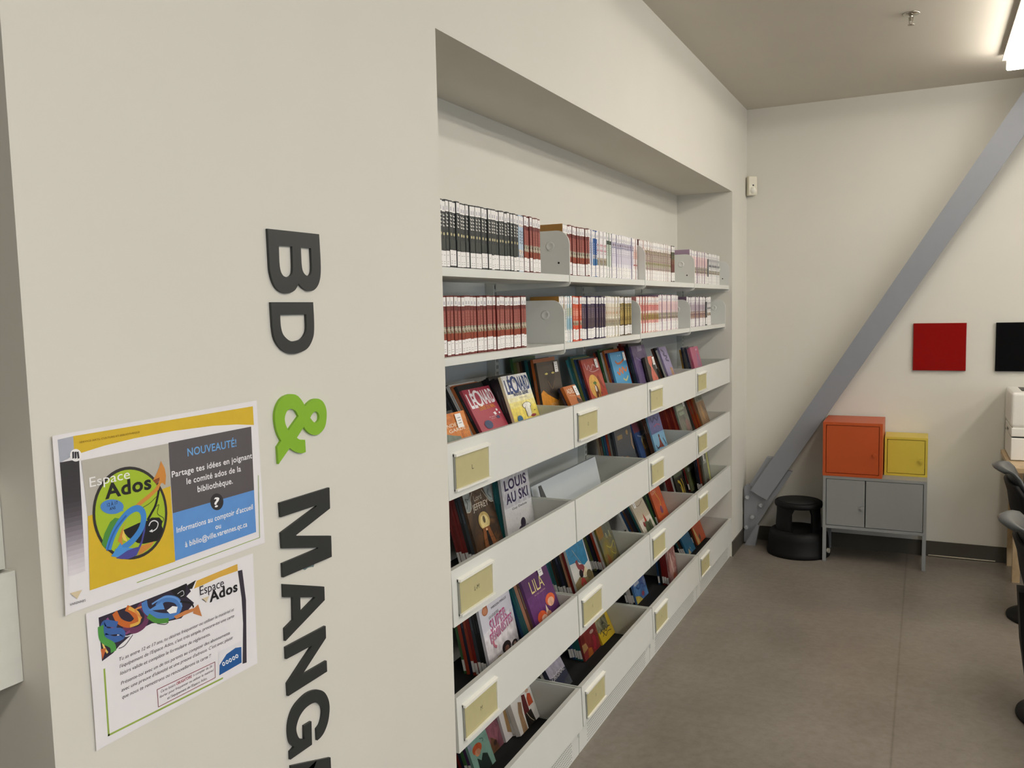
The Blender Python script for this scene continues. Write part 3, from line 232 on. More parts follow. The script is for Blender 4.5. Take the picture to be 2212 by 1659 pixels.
def write(mb, s, a, b, cap, col, pos, layer, bold=0, ital=0, rough=0.5):
    """A line of lettering whose baseline runs from a to b, capitals cap tall."""
    vs, fs, x0, x1 = glyphs(s, bold, ital)
    if not vs: return
    dx, dy = b[0] - a[0], b[1] - a[1]; k = 1 / (x1 - x0)
    mb.add([pos(a[0] + (x - x0) * k * dx, a[1] + (x - x0) * k * dy + y * cap, layer) for x, y in vs], fs, mat(col, rough))
def art(mb, items, pos, w=1.0, h=1.0, l0=1, rough=0.35):
    """Printed shapes in units of the cover: r rectangle, e ellipse, p polygon, k brush stroke, t lettering."""
    l = l0
    for it in items:
        k = it[0]; V = (rough, 0.2, 45)
        if k == 'r': fill(mb, [(it[1], it[2]), (it[3], it[2]), (it[3], it[4]), (it[1], it[4])], it[5], pos, l, *V)
        elif k == 'e': fill(mb, [(it[1] + it[3] * math.cos(a * math.pi / 12), it[2] + it[4] * math.sin(a * math.pi / 12)) for a in range(24)], it[5], pos, l, *V)
        elif k == 'p': fill(mb, it[1], it[2], pos, l, *V)
        elif k == 'k': stroke(mb, it[1], it[2], it[3], pos, l, rough)
        elif k == 't': write(mb, it[1], (it[2], it[4]), (it[3], it[4] + (it[8] if len(it) > 8 else 0)), it[5], it[6], pos, l, it[7], 0, rough)
        l += 1

# ---------------------------------------------------------------- the room
E_, L_, ZN, ZC, Y0 = 4.174, 3.679, 2.3956, 3.0007, -1.154
J = lambda k: 0.9323 + 0.9144 * (k - 1)
mb = MB()
mb.prism([(Y0, 0), (0, 0), (0, ZN), (L_, ZN), (L_, 0), (E_, 0), (E_, ZC), (Y0, ZC)], 'x', -0.36, 0.0, WALL)
mb.box(-0.46, -0.36, -0.02, L_ + 0.02, 0, ZN + 0.02, WALL)
mb.box(-3.0, -0.46, Y0, Y0 + 0.12, 0, ZC, WALL); mb.box(-0.46, -0.36, Y0, -0.02, 0, ZC, WALL)
struct(mb, 'wall_left')
struct(MB().box(-0.1, 8.5, E_, E_ + 0.12, 0, ZC, WALL), 'wall_end')
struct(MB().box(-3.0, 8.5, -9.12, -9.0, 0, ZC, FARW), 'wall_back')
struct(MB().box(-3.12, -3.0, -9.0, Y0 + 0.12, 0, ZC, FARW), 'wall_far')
hole = [[(WIN[i][0], WIN[i][2]), (WIN[i][1], WIN[i][2]), (WIN[i][1], WIN[i][3]), (WIN[i][0], WIN[i][3])] for i in (0, 1)]
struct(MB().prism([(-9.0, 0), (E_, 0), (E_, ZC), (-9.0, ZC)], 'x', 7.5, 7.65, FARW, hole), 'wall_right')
for i, (a, b, c, d) in enumerate(WIN):
    f = MB(); fw = mat('d0d0cc', 0.4)
    a, b, c, d = a + .001, b - .001, c + .001, d - .001
    for y0, y1, z0, z1 in ((a, b, c, c + .05), (a, b, d - .05, d), (a, a + .05, c + .05, d - .05), (b - .05, b, c + .05, d - .05), ((a + b) / 2 - .025, (a + b) / 2 + .025, c + .05, d - .05)):
        f.box(7.5, 7.55, y0, y1, z0, z1, fw)
    struct(f, 'window_%d' % (i + 1))
def floor_material():
    """Poured grey-brown vinyl: broad soft clouds, fine scuffs, a faint sheet seam every 1.2 m."""
    m = bpy.data.materials.new('floor_vinyl'); m.use_nodes = True; nt = m.node_tree; N = nt.nodes; Lk = nt.links.new; p = N['Principled BSDF']
    tc = N.new('ShaderNodeTexCoord')
    def noise(s, d, r=0.6):
        n = N.new('ShaderNodeTexNoise'); n.inputs['Scale'].default_value = s; n.inputs['Detail'].default_value = d; n.inputs['Roughness'].default_value = r; Lk(tc.outputs['Object'], n.inputs['Vector']); return n
    def ramp(src, stops):
        r = N.new('ShaderNodeValToRGB'); e = r.color_ramp.elements
        while len(e) < len(stops): e.new(0.5)
        for i, (q, c) in enumerate(stops): e[i].position = q; e[i].color = (*lin(c), 1)
        Lk(src, r.inputs['Fac']); return r
    def mix(kind, f, a, c):
        x = N.new('ShaderNodeMix'); x.data_type = 'RGBA'; x.blend_type = kind; x.inputs[0].default_value = f; Lk(a, x.inputs[6]); Lk(c, x.inputs[7]); return x.outputs[2]
    base = ramp(noise(1.6, 9).outputs['Fac'], [(0.3, '776f66'), (0.5, '837b72'), (0.7, '8e867d')])
    fine = ramp(noise(26, 8, 0.7).outputs['Fac'], [(0.36, 'b4b0aa'), (0.6, 'ffffff')])
    scuff = ramp(noise(9, 12, 0.75).outputs['Fac'], [(0.66, '000000'), (0.74, '4a4640')])
    c = mix('MULTIPLY', 0.35, base.outputs['Color'], fine.outputs['Color'])
    c = mix('ADD', 0.5, c, scuff.outputs['Color'])
    sx = N.new('ShaderNodeSeparateXYZ'); Lk(tc.outputs['Object'], sx.inputs[0])
    mo = N.new('ShaderNodeMath'); mo.operation = 'PINGPONG'; mo.inputs[1].default_value = 0.61; 
    sh = N.new('ShaderNodeMath'); sh.operation = 'ADD'; sh.inputs[1].default_value = 0.17; Lk(sx.outputs['X'], sh.inputs[0]); Lk(sh.outputs[0], mo.inputs[0])
    sm = ramp(mo.outputs[0], [(0.0, 'd6d3cf'), (0.006, 'ffffff')])
    c = mix('MULTIPLY', 1.0, c, sm.outputs['Color'])
    Lk(c, p.inputs['Base Color']); p.inputs['Roughness'].default_value = 0.32
    rr = N.new('ShaderNodeMapRange'); rr.inputs[3].default_value = 0.26; rr.inputs[4].default_value = 0.42; Lk(noise(5, 6).outputs['Fac'], rr.inputs[0]); Lk(rr.outputs[0], p.inputs['Roughness'])
    return m
FLOOR = floor_material()
struct(MB().box(-3.12, 8.5, -9.12, E_ + 0.12, -0.1, 0, FLOOR), 'floor')
struct(MB().box(-3.12, 8.5, -9.12, E_ + 0.12, ZC, ZC + 0.1, CEIL), 'ceiling')
BASE = mat('4a463e', 0.5)
def baseboard(name, pts):
    struct(pts, name)
baseboard('baseboard_left', MB().box(0, 0.008, L_ + 0.012, E_ - 0.008, 0, 0.1, BASE).box(0, 0.008, Y0, -0.012, 0, 0.1, BASE).box(-0.36, 0.0, L_ - 0.008, L_, 0, 0.1, BASE) if False else MB().box(0, 0.008, L_, E_ - 0.008, 0, 0.1, BASE).box(0, 0.008, Y0, 0, 0, 0.1, BASE))
baseboard('baseboard_end', MB().box(0.0, 7.499, E_ - 0.008, E_, 0, 0.1, BASE))
struct(MB().cyl((1.175, E_ - 0.014, 0.006), (1.56, E_ - 0.014, 0.006), 0.006, mat('8c8678', 0.3, 0.6)), 'trim_1')

# ---------------------------------------------------------------- linear ceiling lights, hung a hand's breadth below the ceiling
GLOW = emit('diffuser_glow', (1.0, 0.94, 0.84), LAMP); GLOWS = emit('diffuser_side_glow', (1.0, 0.94, 0.84), LAMP * 1.25)
HOUS = mat('b9b2a4', 0.4, 0.2)
def ceiling_light(x, y0, y1, label):
    n = y1 - y0
    t = thing('linear_ceiling_light', label, 'ceiling light', (x, y0, 2.906), group='linear ceiling lights')
    MB().prism([(-0.07, 0.006), (-0.064, 0.0), (0.064, 0.0), (0.07, 0.006), (0.07, 0.056), (-0.07, 0.056)], 'y', 0, n, GLOWS).box(-0.063, 0.063, 0.006, n - 0.006, -0.0006, 0.003, GLOW).build('diffuser', t)
    MB().box(-0.092, 0.092, -0.01, n + 0.01, 0.0565, 0.066, HOUS).build('housing', t)
    for yy in (0.25, n - 0.25): MB().box(-0.03, 0.03, yy - 0.03, yy + 0.03, 0.066, ZC - 2.9065, HOUS).build('mounting_block', t)
ceiling_light(1.570, 1.05, 3.53, 'glowing linear ceiling light beside the sprinkler near the end wall')
ceiling_light(1.570, -4.6, -2.12, 'linear ceiling light of the first row, over the near end of the aisle')
ceiling_light(2.950, 1.05, 3.53, 'linear ceiling light of the second row, end wall side')
ceiling_light(2.950, -1.75, 0.73, 'linear ceiling light of the second row, middle of the room')
ceiling_light(2.950, -4.60, -2.12, 'linear ceiling light of the second row, over the near desks')
for y0_, nm in ((1.05, 'by the end wall'), (-1.75, 'in the middle of the room'), (-4.6, 'towards the back of the room')): ceiling_light(4.40, y0_, y0_ + 2.48, 'linear ceiling light of the third row, %s' % nm)

# ---------------------------------------------------------------- sprinkler and motion sensor
CHROME = mat('b8b4aa', 0.18, 0.95, 0.02)
t = thing('ceiling_sprinkler', 'small chrome fire sprinkler head on the grey ceiling', 'sprinkler', (1.045, 2.557, ZC))
MB().lathe([(0.0001, -0.012), (0.02, -0.012), (0.036, -0.004), (0.038, 0)], CHROME).build('escutcheon', t)
b = MB().cyl((0, 0, -0.012), (0, 0, -0.035), 0.007, CHROME)
for s in (-1, 1): b.cyl((s * 0.009, 0, -0.016), (s * 0.006, 0, -0.05), 0.0022, CHROME, 8)
b.build('frame', t)
MB().lathe([(0.0001, -0.054), (0.014, -0.053), (0.015, -0.051), (0.0001, -0.049)], CHROME, n=20).build('deflector', t)
IV = mat('ddd8c6', 0.45)
t = thing('motion_sensor', 'small ivory motion sensor mounted in the wall corner', 'sensor', (0.0, E_, 2.48))
Mr = Matrix.Translation((0.040, -0.0385, 0)) @ Matrix.Rotation(math.radians(38), 4, 'Z')
MB().bbox(-0.032, 0.032, -0.02, 0.02, -0.065, 0.065, IV, 0.008, 3, Mr).build('body', t)
MB().lathe([(0.0001, -0.026), (0.016, -0.022), (0.025, 0), (0.016, 0.022), (0.0001, 0.026)], mat('ebe8dc', 0.3), tuple(Mr @ Vector((0, -0.012, -0.032))), 20).build('lens', t)
MB().cyl(Mr @ Vector((0, -0.0195, 0.002)), Mr @ Vector((0, -0.022, 0.002)), 0.006, DARK, 10).build('indicator', t)

# ---------------------------------------------------------------- square gloss panels on the end wall
for nm, h, x0, x1, lab in (('wall_panel', '8e0f0e', 1.062, 1.366, 'glossy dark red square panel on the end wall'), ('wall_panel', '07080c', 1.527, 1.832, 'glossy black square panel on the end wall above the printer')):
    p = tag(MB().bbox(x0, x1, E_ - 0.02, E_ - 0.001, 1.222, 1.526, mat(h, 0.12, 0, 0.02), 0.002).build(nm), lab, 'wall panel', 'square gloss wall panels')

# ---------------------------------------------------------------- wall letters
INK = mat('2b2e2e', 0.5, var=0.02); GREEN = mat('86b72c', 0.45, var=0.02)
NAMES = {'B': 'black raised letter B, the topmost of the sideways word sign', 'D': 'black raised letter D under the B of the wall sign', '&': 'lime green raised ampersand between the two black words',
         'M': 'large black raised letter M below the green ampersand', 'A': 'black raised letter A below the large M', 'N': 'black raised letter N between the A and the G', 'G': 'black raised letter G below the N',
         'A2': 'black raised letter A cut by the bottom of the picture, under the G'}
for k, cs in LETTERS.items():
    cs = [smooth_outline(c) for c in cs]
    o = MB().prism(cs[0], 'x', 0.0004, 0.006, GREEN if k == '&' else INK, cs[1:]).build('ampersand' if k == '&' else 'wall_letter')
    tag(o, NAMES[k], 'sign letter', 'raised letters of the wall sign')
tag(MB().prism([p[:2] for p in SMUDGE], 'x', 0.0002, 0.0006, mat('6f8486', 0.7)).build('tape_scrap'), 'torn scrap of blue grey tape beside the letter M', 'tape')

# ---------------------------------------------------------------- two notices taped to the wall
def notice(sheet, shapes, label, curl):
    y0 = min(p[0] for p in sheet); z1 = max(p[1] for p in sheet); y1 = max(p[0] for p in sheet); z0 = min(p[1] for p in sheet)
    def pos(y, z, l):
        e = max(0.0, (y0 + 0.019 - y) / 0.019)
        k = max(0.0, min(1.0, (z - z0) / (z1 - z0)))
        return (0.0015 + curl * e * e * (0.45 + 0.55 * math.sin(3.0 * k + 0.5) ** 2) + 0.000025 * l, y, z)
    t = thing('wall_notice', label, 'poster', (0, 0, 0), group='printed notices on the wall')
    mb = MB(); n, m = 84, 20; P = mat('e9e6ea', 0.55, var=0.01)
    A, B, C, D = [Vector((p[0], p[1])) for p in sheet]
    g = []
    for j in range(m + 1):
        for i in range(n + 1):
            a = A.lerp(B, i / n); d = D.lerp(C, i / n); q = a.lerp(d, j / m); g.append(q)
    fs = [(j * (n + 1) + i, j * (n + 1) + i + 1, (j + 1) * (n + 1) + i + 1, (j + 1) * (n + 1) + i) for j in range(m) for i in range(n)]
    mb.add([pos(q.x, q.y, 0) for q in g], fs, P, True)
    mb.build('sheet', t)
    mb = MB(); l = 2
    for s in shapes:
        if s[0] == 'p': fill(mb, s[1], s[2], pos, l)
        elif s[0] == 'l': lines(mb, s[1], s[3], s[2], pos, l)
        elif s[0] == 's': stroke(mb, s[1], s[3], s[2], pos, l)
        else: write(mb, s[1], s[2], s[3], s[4], s[5], pos, l, s[6], s[7])
        l += 1 if s[0] != 't' else 0
    mb.build('print', t)
notice(SHEET1, P1, 'larger notice with yellow band, grey and blue text boxes and round logo', 0.007)
notice(SHEET2, P2, 'smaller white notice with graffiti corner, text lines and green outline', 0.002)

# ---------------------------------------------------------------- white holders on the shaded end face of the wall
def tray(x1, x0, y0, y1, z0, z1, lab, lean=0.0):
    t = thing('literature_holder', lab, 'wall holder', (x1, y1, z0), group='white wall holders')
    W_ = mat('d9d8cf', 0.4); dx, dy, dz = x1 - x0, y1 - y0, z1 - z0
    MB().prism([(0, 0), (0, dz - 0.004), (-dy, dz - 0.004 + 0.0), (-dy, 0)] if False else [(-dy, 0), (0, 0), (-0.0, dz), (-dy, dz)], 'x', -0.006, 0.0, W_).build('side_panel', t)
    MB().prism([(-dy, 0), (0, 0), (0, dz), (-dy, dz)], 'x', -dx, -dx + 0.006, W_).build('side_panel', t)
    MB().box(-dx + 0.006, -0.006, -dy, -dy + 0.005, 0, dz * 0.8, W_).build('front_panel', t)
    MB().box(-dx + 0.006, -0.006, -dy + 0.005, -0.004, 0, 0.006, W_).build('bottom', t)
    MB().box(-dx + 0.006, 0.004 if False else -0.006, -0.004, 0, 0, dz, W_).build('back_plate', t)
    return t
tray(-0.057, -0.33, -1.46, Y0 - 0.001, 1.150, 1.318, 'lower white wall holder on the shaded wall edge')
tray(-0.079, -0.33, -1.40, Y0 - 0.001, 1.318, 1.455, 'upper white wall holder above the lower one on the shaded wall edge')
# ---------------------------------------------------------------- shelving: uprights, flat shelves, book bins, plinths
BAY = ['first bay beside the letters', 'second bay', 'third bay', 'fourth bay by the end wall']
BAYS = ['first bay', 'second bay', 'third bay', 'last bay']
ROW = ['top bin row', 'second bin row', 'third bin row', 'bottom bin row']
ROWS = [(-0.0143, 1.3235, -0.0122, 1.1685), (-0.0131, 0.9745, -0.0085, 0.8163), (-0.0085, 0.6163, -0.0032, 0.4585), (-0.0002, 0.2622, 0.0062, 0.1081)]
BACK = -0.3585
BACKP = mat('b9bebf', 0.5, var=0.01)
for k in range(5):
    y = (0.022, J(1), J(2), J(3), J(4) - 0.012)[k]
    t = thing('shelving_upright', 'slotted white steel upright between bays, %s from the letters' % ORD[k], 'shelf upright', (0, y, 0), group='slotted shelving uprights')
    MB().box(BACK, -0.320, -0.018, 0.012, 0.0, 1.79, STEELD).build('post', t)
    s = MB()
    for i in range(70):
        z = 0.03 + i * 0.025
        if z < 1.78: s.box(-0.3205, -0.3196, -0.009, -0.005, z, z + 0.014, DARK); s.box(-0.3205, -0.3196, 0.001, 0.005, z, z + 0.014, DARK)
    s.build('slots', t)['kind'] = 'stuff'
for k in range(4):
    y0, y1 = J(k) + (0.042 if k == 0 else 0.014), J(k + 1) - (0.034 if k == 3 else 0.020)
    tag(MB().box(-0.3585, -0.355, y0, y1, 0.02, 1.785, BACKP).build('shelving_back_panel'), 'pale grey back panel behind the books of the %s' % BAY[k], 'back panel', 'shelving back panels')
def pan_x(r, z):
    xt, zt, xb, zb = ROWS[r]; return xt + (xb - xt) * (zt - z) / (zt - zb)
CARDS = {(0, 0): 'L', (1, 0): 'L-M', (2, 0): 'M', (0, 1): 'O', (2, 1): '', (3, 1): '', (0, 2): '', (1, 2): '', (2, 2): None, (3, 2): '', (0, 3): '', (1, 3): '', (2, 3): '', (3, 3): ''}      # '' = a faint mark too small to read
BINBLACK = mat('101011', 0.8, var=0.3, scale=120, bump=0.4)  # near-black, slightly bumpy layer laid over the bin floors
HOLD = mat('f0efe8', 0.25, var=0.01); CARD = mat('b8b084', 0.7, var=0.02, scale=30); HSIDE = mat('8f9088', 0.35)
for r in range(4):
    xt, zt, xb, zb = ROWS[r]
    for k in range(4):
        y0, y1 = J(k) + 0.005, J(k + 1) - 0.005
        if k == 3: y1 -= 0.002
        has = (r, k) in CARDS
        lab = 'white steel book bin %s, %s, %s' % ('standing empty with a sloped plate' if (r, k) == (1, 1) else 'with a yellow card holder' if has else 'without a card in view', ROW[r], BAYS[k])
        t = thing('book_bin', lab, 'book bin', (0, y0, zb), group='white book bins')
        n = y1 - y0; h = zt - zb
        fp = MB().prism([(xt, h), (xb, 0), (xb - 0.016, 0), (xt - 0.018, h - 0.002)], 'y', 0.0, n, STEEL).build('front_panel', t)
        for s in (0, 1):
            a = 0.0 if s == 0 else n - 0.007
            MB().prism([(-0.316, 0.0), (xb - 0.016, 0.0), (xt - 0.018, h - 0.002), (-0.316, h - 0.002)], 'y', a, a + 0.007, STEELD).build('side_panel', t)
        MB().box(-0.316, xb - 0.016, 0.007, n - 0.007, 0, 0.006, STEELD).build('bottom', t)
        if (r, k) != (1, 1): plabel(MB().box(-0.314, xb - 0.017, 0.008, n - 0.008, 0.006, 0.0085, BINBLACK).build('overlay', t), 'thin black liner')
        if has:
            c0, c1, zz1, zz0 = 0.028, 0.226, zt - 0.032 - zb, zt - 0.135 - zb
            X = lambda z: pan_x(r, z + zb)
            m = MB()
            m.prism([(X(zz1), zz1), (X(zz1) + 0.004, zz1), (X(zz0) + 0.004, zz0), (X(zz0), zz0)], 'y', c0, c1, HSIDE)
            m.prism([(X(zz1), zz1 + 0.003), (X(zz1) + 0.012, zz1), (X(zz1) + 0.012, zz1 - 0.007), (X(zz1), zz1 - 0.007)], 'y', c0, c1 + 0.004, HOLD)
            m.prism([(X(zz0), zz0 + 0.006), (X(zz0) + 0.012, zz0 + 0.006), (X(zz0) + 0.012, zz0), (X(zz0), zz0 - 0.002)], 'y', c0, c1 + 0.004, HOLD)
            m.box(X(zz0), X(zz0) + 0.006, c1, c1 + 0.004, zz0 + 0.006, zz1 - 0.007, HOLD)
            lh = m.build('label_holder', t)
            cpos = lambda u, v, l: (X(v) + 0.0046 + 0.0002 * l, u, v)
            cm = MB(); ca, cb, cz0, cz1 = c0 + 0.006, c1, zz0 + 0.006, zz1 - 0.007
            cm.add([cpos(ca, cz0, 0), cpos(cb, cz0, 0), cpos(cb, cz1, 0), cpos(ca, cz1, 0)], [(0, 1, 2, 3)], CARD)
            s_ = CARDS[(r, k)]
            if s_:
                wd = 0.0085 * len(s_) + 0.003; mid = (ca + cb) / 2; zc = (cz0 + cz1) / 2 - 0.006
                write(cm, s_, (mid - wd / 2, zc), (mid + wd / 2, zc), 0.013, '4a4636', cpos, 1)
            elif s_ == '':
                mid = (ca + cb) / 2; zc = (cz0 + cz1) / 2
                for q in range(2): stroke(cm, [(mid - 0.005 + 0.007 * q, zc - 0.006), (mid - 0.003 + 0.006 * q, zc), (mid - 0.006 + 0.008 * q, zc + 0.006)], 0.0022, '7d775c', cpos, 1)
            plabel(cm.build('card', lh), 'pale yellow letter card')
# plinths with a perforated field
HOLE = mat('6d6f70', 0.6)
for k in range(4):
    y0, y1 = J(k) + 0.003, J(k + 1) - 0.003
    t = thing('shelf_plinth', 'white perforated steel plinth under the %s' % BAY[k], 'plinth', (0, y0, 0), group='perforated shelving plinths')
    n = y1 - y0
    MB().box(-0.020, -0.0125, 0, n, 0, 0.100, STEEL).box(-0.316, -0.020, 0.0, 0.006, 0, 0.07, STEELD).box(-0.316, -0.020, n - 0.006, n, 0, 0.07, STEELD).build('panel', t)
    f = MB()
    for j in range(8):
        for i in range(62):
            y = 0.085 + i * 0.0122 + (0.0061 if j % 2 else 0); z = 0.012 + j * 0.0112
            f.add([(-0.0122, y + 0.0032 * math.cos(a * 1.0472), z + 0.0028 * math.sin(a * 1.0472)) for a in range(6)], [(0, 1, 2, 3, 4, 5)], HOLE)
    f.build('perforation', t)['kind'] = 'stuff'
    MB().box(-0.0125, -0.004, n - 0.012, n - 0.002, 0.072, 0.104, STEEL).build('clip', t)
# the flat shelves with rounded end brackets
SH = [(-0.020, 1.7964, 0.024, 1.957, 'top flat shelf'), (-0.0442, 1.5504, 0.022, 1.708, 'lower flat shelf')]
for si, (xf, zt, th, ze, nm) in enumerate(SH):
    for k in range(4):
        y0, y1 = J(k) + 0.006, J(k + 1) - 0.006
        t = thing('flat_shelf', 'white steel shelf board with rounded end bracket, %s, %s' % (nm, BAYS[k]), 'shelf', (0, y0, zt), group='flat steel shelves')
        n = y1 - y0
        MB().box(xf - 0.25, xf, 0, n, -th, 0, STEEL).build('board', t)
        R = 0.05; H = ze - zt; D = xf - 0.25; fx = xf + 0.002
        pts = [(-0.318, -0.05), (-0.318, H - 0.01), (-0.30, H), (fx - R, H)]
        pts += [(fx - R + R * math.sin(a * math.pi / 16), H - R + R * math.cos(a * math.pi / 16)) for a in range(1, 9)]
        pts += [(fx, -0.030), (fx - 0.006, -0.038), (fx - 0.014, -0.040)]
        e = MB().prism(pts, 'y', n + 0.001, n + 0.007, STEEL).build('end_bracket', t)
        d = MB(); cx, cz = fx - 0.075, H * 0.66
        d.lathe([(0.017, 0), (0.015, 0.0022), (0.011, 0.0022), (0.009, 0.0008), (0.0001, 0.0008)], STEEL, n=24)
        d.v = [(cx + v[0], n + 0.001 - v[2], cz + v[1]) for v in d.v]
        d.build('embossed_hole', e)
        if si == 0:
            d = MB(); d.add([(fx - 0.042 + 0.004 * math.cos(a * 0.7854), n + 0.0006, H * 0.28 + 0.004 * math.sin(a * 0.7854)) for a in range(8)], [tuple(range(8))], DARK); d.build('bolt_hole', e)
# sloped plates inside bins
def lean_matrix(x, y, z, th):
    c, s = math.cos(th), math.sin(th)
    return Matrix(((c, 0, -s, x), (0, 1, 0, y), (s, 0, c, z), (0, 0, 0, 1)))
PLATE = mat('c3cad0', 0.4, var=0.01)
def plate(x, y, z, th, w, h, lab):
    t = thing('bin_backrest', lab, 'backrest plate', M=lean_matrix(x, y, z, th), group='sloped backrest plates in the bins')
    MB().box(-0.003, 0, 0, w, 0, h, PLATE).build('plate', t)
    MB().box(-0.02, -0.003, 0, w, h - 0.003, h, PLATE).build('folded_lip', t)
    MB().box(-0.003, 0.03, 0, w, -0.0, 0.003, PLATE).build('foot', t)
x, th, y, w, h = BK['plate'][2:7]
plate(x, y + 0.002, ROWS[1][3] + 0.013, th, w, h, 'blue grey sloped plate in the empty bin, second bay')
plate(-0.28, J(3) + 0.03, ROWS[0][3] + 0.014, 0.17, 0.30, 0.185, 'white sloped plate behind the books, top bin row, last bay')

# ---------------------------------------------------------------- small volumes on the flat shelves
PIC = mottled('spine_pictures', ['1c1a18', 'a9805c', '4d5a4a', 'd9cdb8', '6a3830', '2f3a52'], 75, 0.5)
PICL = mottled('spine_pictures_pale', ['e9e4dc', 'c9a46a', 'e9e4dc', '5a6a8c', 'e9e4dc', 'a84a4a'], 70, 0.5)
PICP = mottled('spine_pictures_purple', ['2a2038', '3c2c50', '5c4a44', '2c2440', '7a6a5a'], 70, 0.5)
PICG = mottled('spine_pictures_gold', ['2c241a', '5c4a2c', 'b89a4a', '3c4a34', 'e0d8c0'], 70, 0.5)
# style: spine, side, [(z0, z1, colour or material)], lettering colour, wording
STY = {
 'black': ('262b2d', '2a2e30', [(0.050, 0.075, mat('343b38', 0.4))], 'e6e4df', 'black spined'),
 'skyblue': ('b9cbdc', '4f7fae', [(0.045, 0.07, PICL), (0.14, 0.17, mat('d9c9c0', 0.4))], '3a3a48', 'pale blue spined'),
 'red': ('6a211e', '5c1c19', [(0.046, 0.066, mat('8f3c24', 0.4)), (0.066, 0.086, PIC), (0.086, 0.132, mat('934840', 0.4))], 'ad6a62', 'dark red spined'),
 'grey': ('c9c9c4', 'a87c3c', [(0.06, 0.12, mat('b9bcb8', 0.4))], '8a8a88', 'pale grey spined'),
 'navy': ('e6e4e6', '6a74a0', [(0.05, 0.13, mat('c9cfe0', 0.4))], '3a4878', 'white and navy spined'),
 'blue': ('2c5a9c', '2c5a9c', [(0.046, 0.07, mat('3f78ac', 0.4)), (0.07, 0.085, PICL)], 'd9e2ee', 'bright blue spined'),
 'striped': ('ece9ea', 'd8d4d4', [(0.046, 0.075, PIC), (0.10, 0.105, mat('d8a0a8', 0.4)), (0.12, 0.125, mat('d8a0a8', 0.4))], 'b88890', 'white spined, picture at the foot,'),
 'green': ('dfe3d9', '4a6a4c', [(0.05, 0.13, mat('d4dccf', 0.4)), (0.13, 0.15, mat('384438', 0.4))], '7a8a7a', 'white and green spined'),
 'violet': ('ebe8ee', 'b4aec4', [(0.12, 0.148, mottled('spine_tops', ['2a2438', '4a5a94', 'e6e4ee', '6a4a74', '8a9a5a'], 65, 0.5)), (0.06, 0.10, mat('d8d2e0', 0.4))], 'a9a0b4', 'white spined, violet at the head,'),
 'pink': ('eadfdc', 'c89a90', [(0.06, 0.065, mat('b0483c', 0.4)), (0.09, 0.12, mat('e0c0b4', 0.4))], 'c08478', 'rosy white spined'),
 'mixed': ('e8e2dc', 'c4a8a0', [(0.05, 0.135, mottled('spine_stripes', ['e0d4b8', 'b8903c', '5a7444', 'd8ccc0', '74385a', '3a3c5c', 'b06038'], 60, 0.5))], '8a4a4a', 'white spined, many coloured,'),
 'dark': ('33402f', '5a2a24', [(0.05, 0.11, mat('6a2c24', 0.4))], 'b8a878', 'dark green spined'),
 'blush': ('efe2e0', 'a88ea4', [(0.10, 0.15, mat('ecd0cf', 0.4)), (0.058, 0.09, PIC)], 'd8a8aa', 'blush pink spined'),
 'ink': ('1e2226', '22262a', [(0.07, 0.12, mat('384048', 0.4))], '8a9298', 'blackish spined'),
 'checked': ('ebe9e8', 'c9c8cc', [(0.06, 0.08, PIC), (0.10, 0.112, mat('7a7a80', 0.4)), (0.13, 0.15, mat('b4b2b8', 0.4))], '5a5a60', 'white spined, grey patterned,'),
 'teal': ('dfe8ea', '7aa4b4', [(0.05, 0.09, mat('9cc4d4', 0.4)), (0.10, 0.13, mat('d4d8b8', 0.4))], '7a9aa8', 'white and pale teal spined'),
 'orange': ('d05838', 'b8442c', [(0.046, 0.062, mat('e2583a', 0.4)), (0.062, 0.08, PIC), (0.10, 0.12, mat('e08a70', 0.4))], 'e8c8b8', 'orange spined'),
 'purple': ('3a2c4c', '33284a', [(0.05, 0.135, PICP)], '8a7a9c', 'deep purple spined'),
 'cream': ('e9e3d4', 'cfc4a8', [(0.048, 0.08, PIC), (0.09, 0.13, mottled('spine_bits', ['e9e3d4', 'c8823c', 'e9e3d4', 'e9e3d4', '3a4a5a'], 80, 0.5))], '9c7a4a', 'cream spined'),
 'gold': ('5c4a30', '4a3a28', [(0.05, 0.145, PICG)], 'd8c88a', 'brown and gold spined'),
 'salmon': ('e2c8bc', 'cc8c86', [(0.046, 0.062, mat('e8a8a0', 0.4)), (0.062, 0.095, PICG), (0.098, 0.103, mat('f0e6e2', 0.4)), (0.108, 0.135, mat('d9706c', 0.4))], 'f0dcd8', 'salmon and cream spined'),
 'plum': ('dcd6da', '7a6478', [(0.05, 0.09, mottled('spine_plum', ['2c2840', '6a3a5a', 'b08a6a', 'dcd6da', '3a3040'], 70, 0.5)), (0.10, 0.13, mat('c8b8c4', 0.4))], '5a4a5a', 'white and plum spined'),
}
_proto = {}
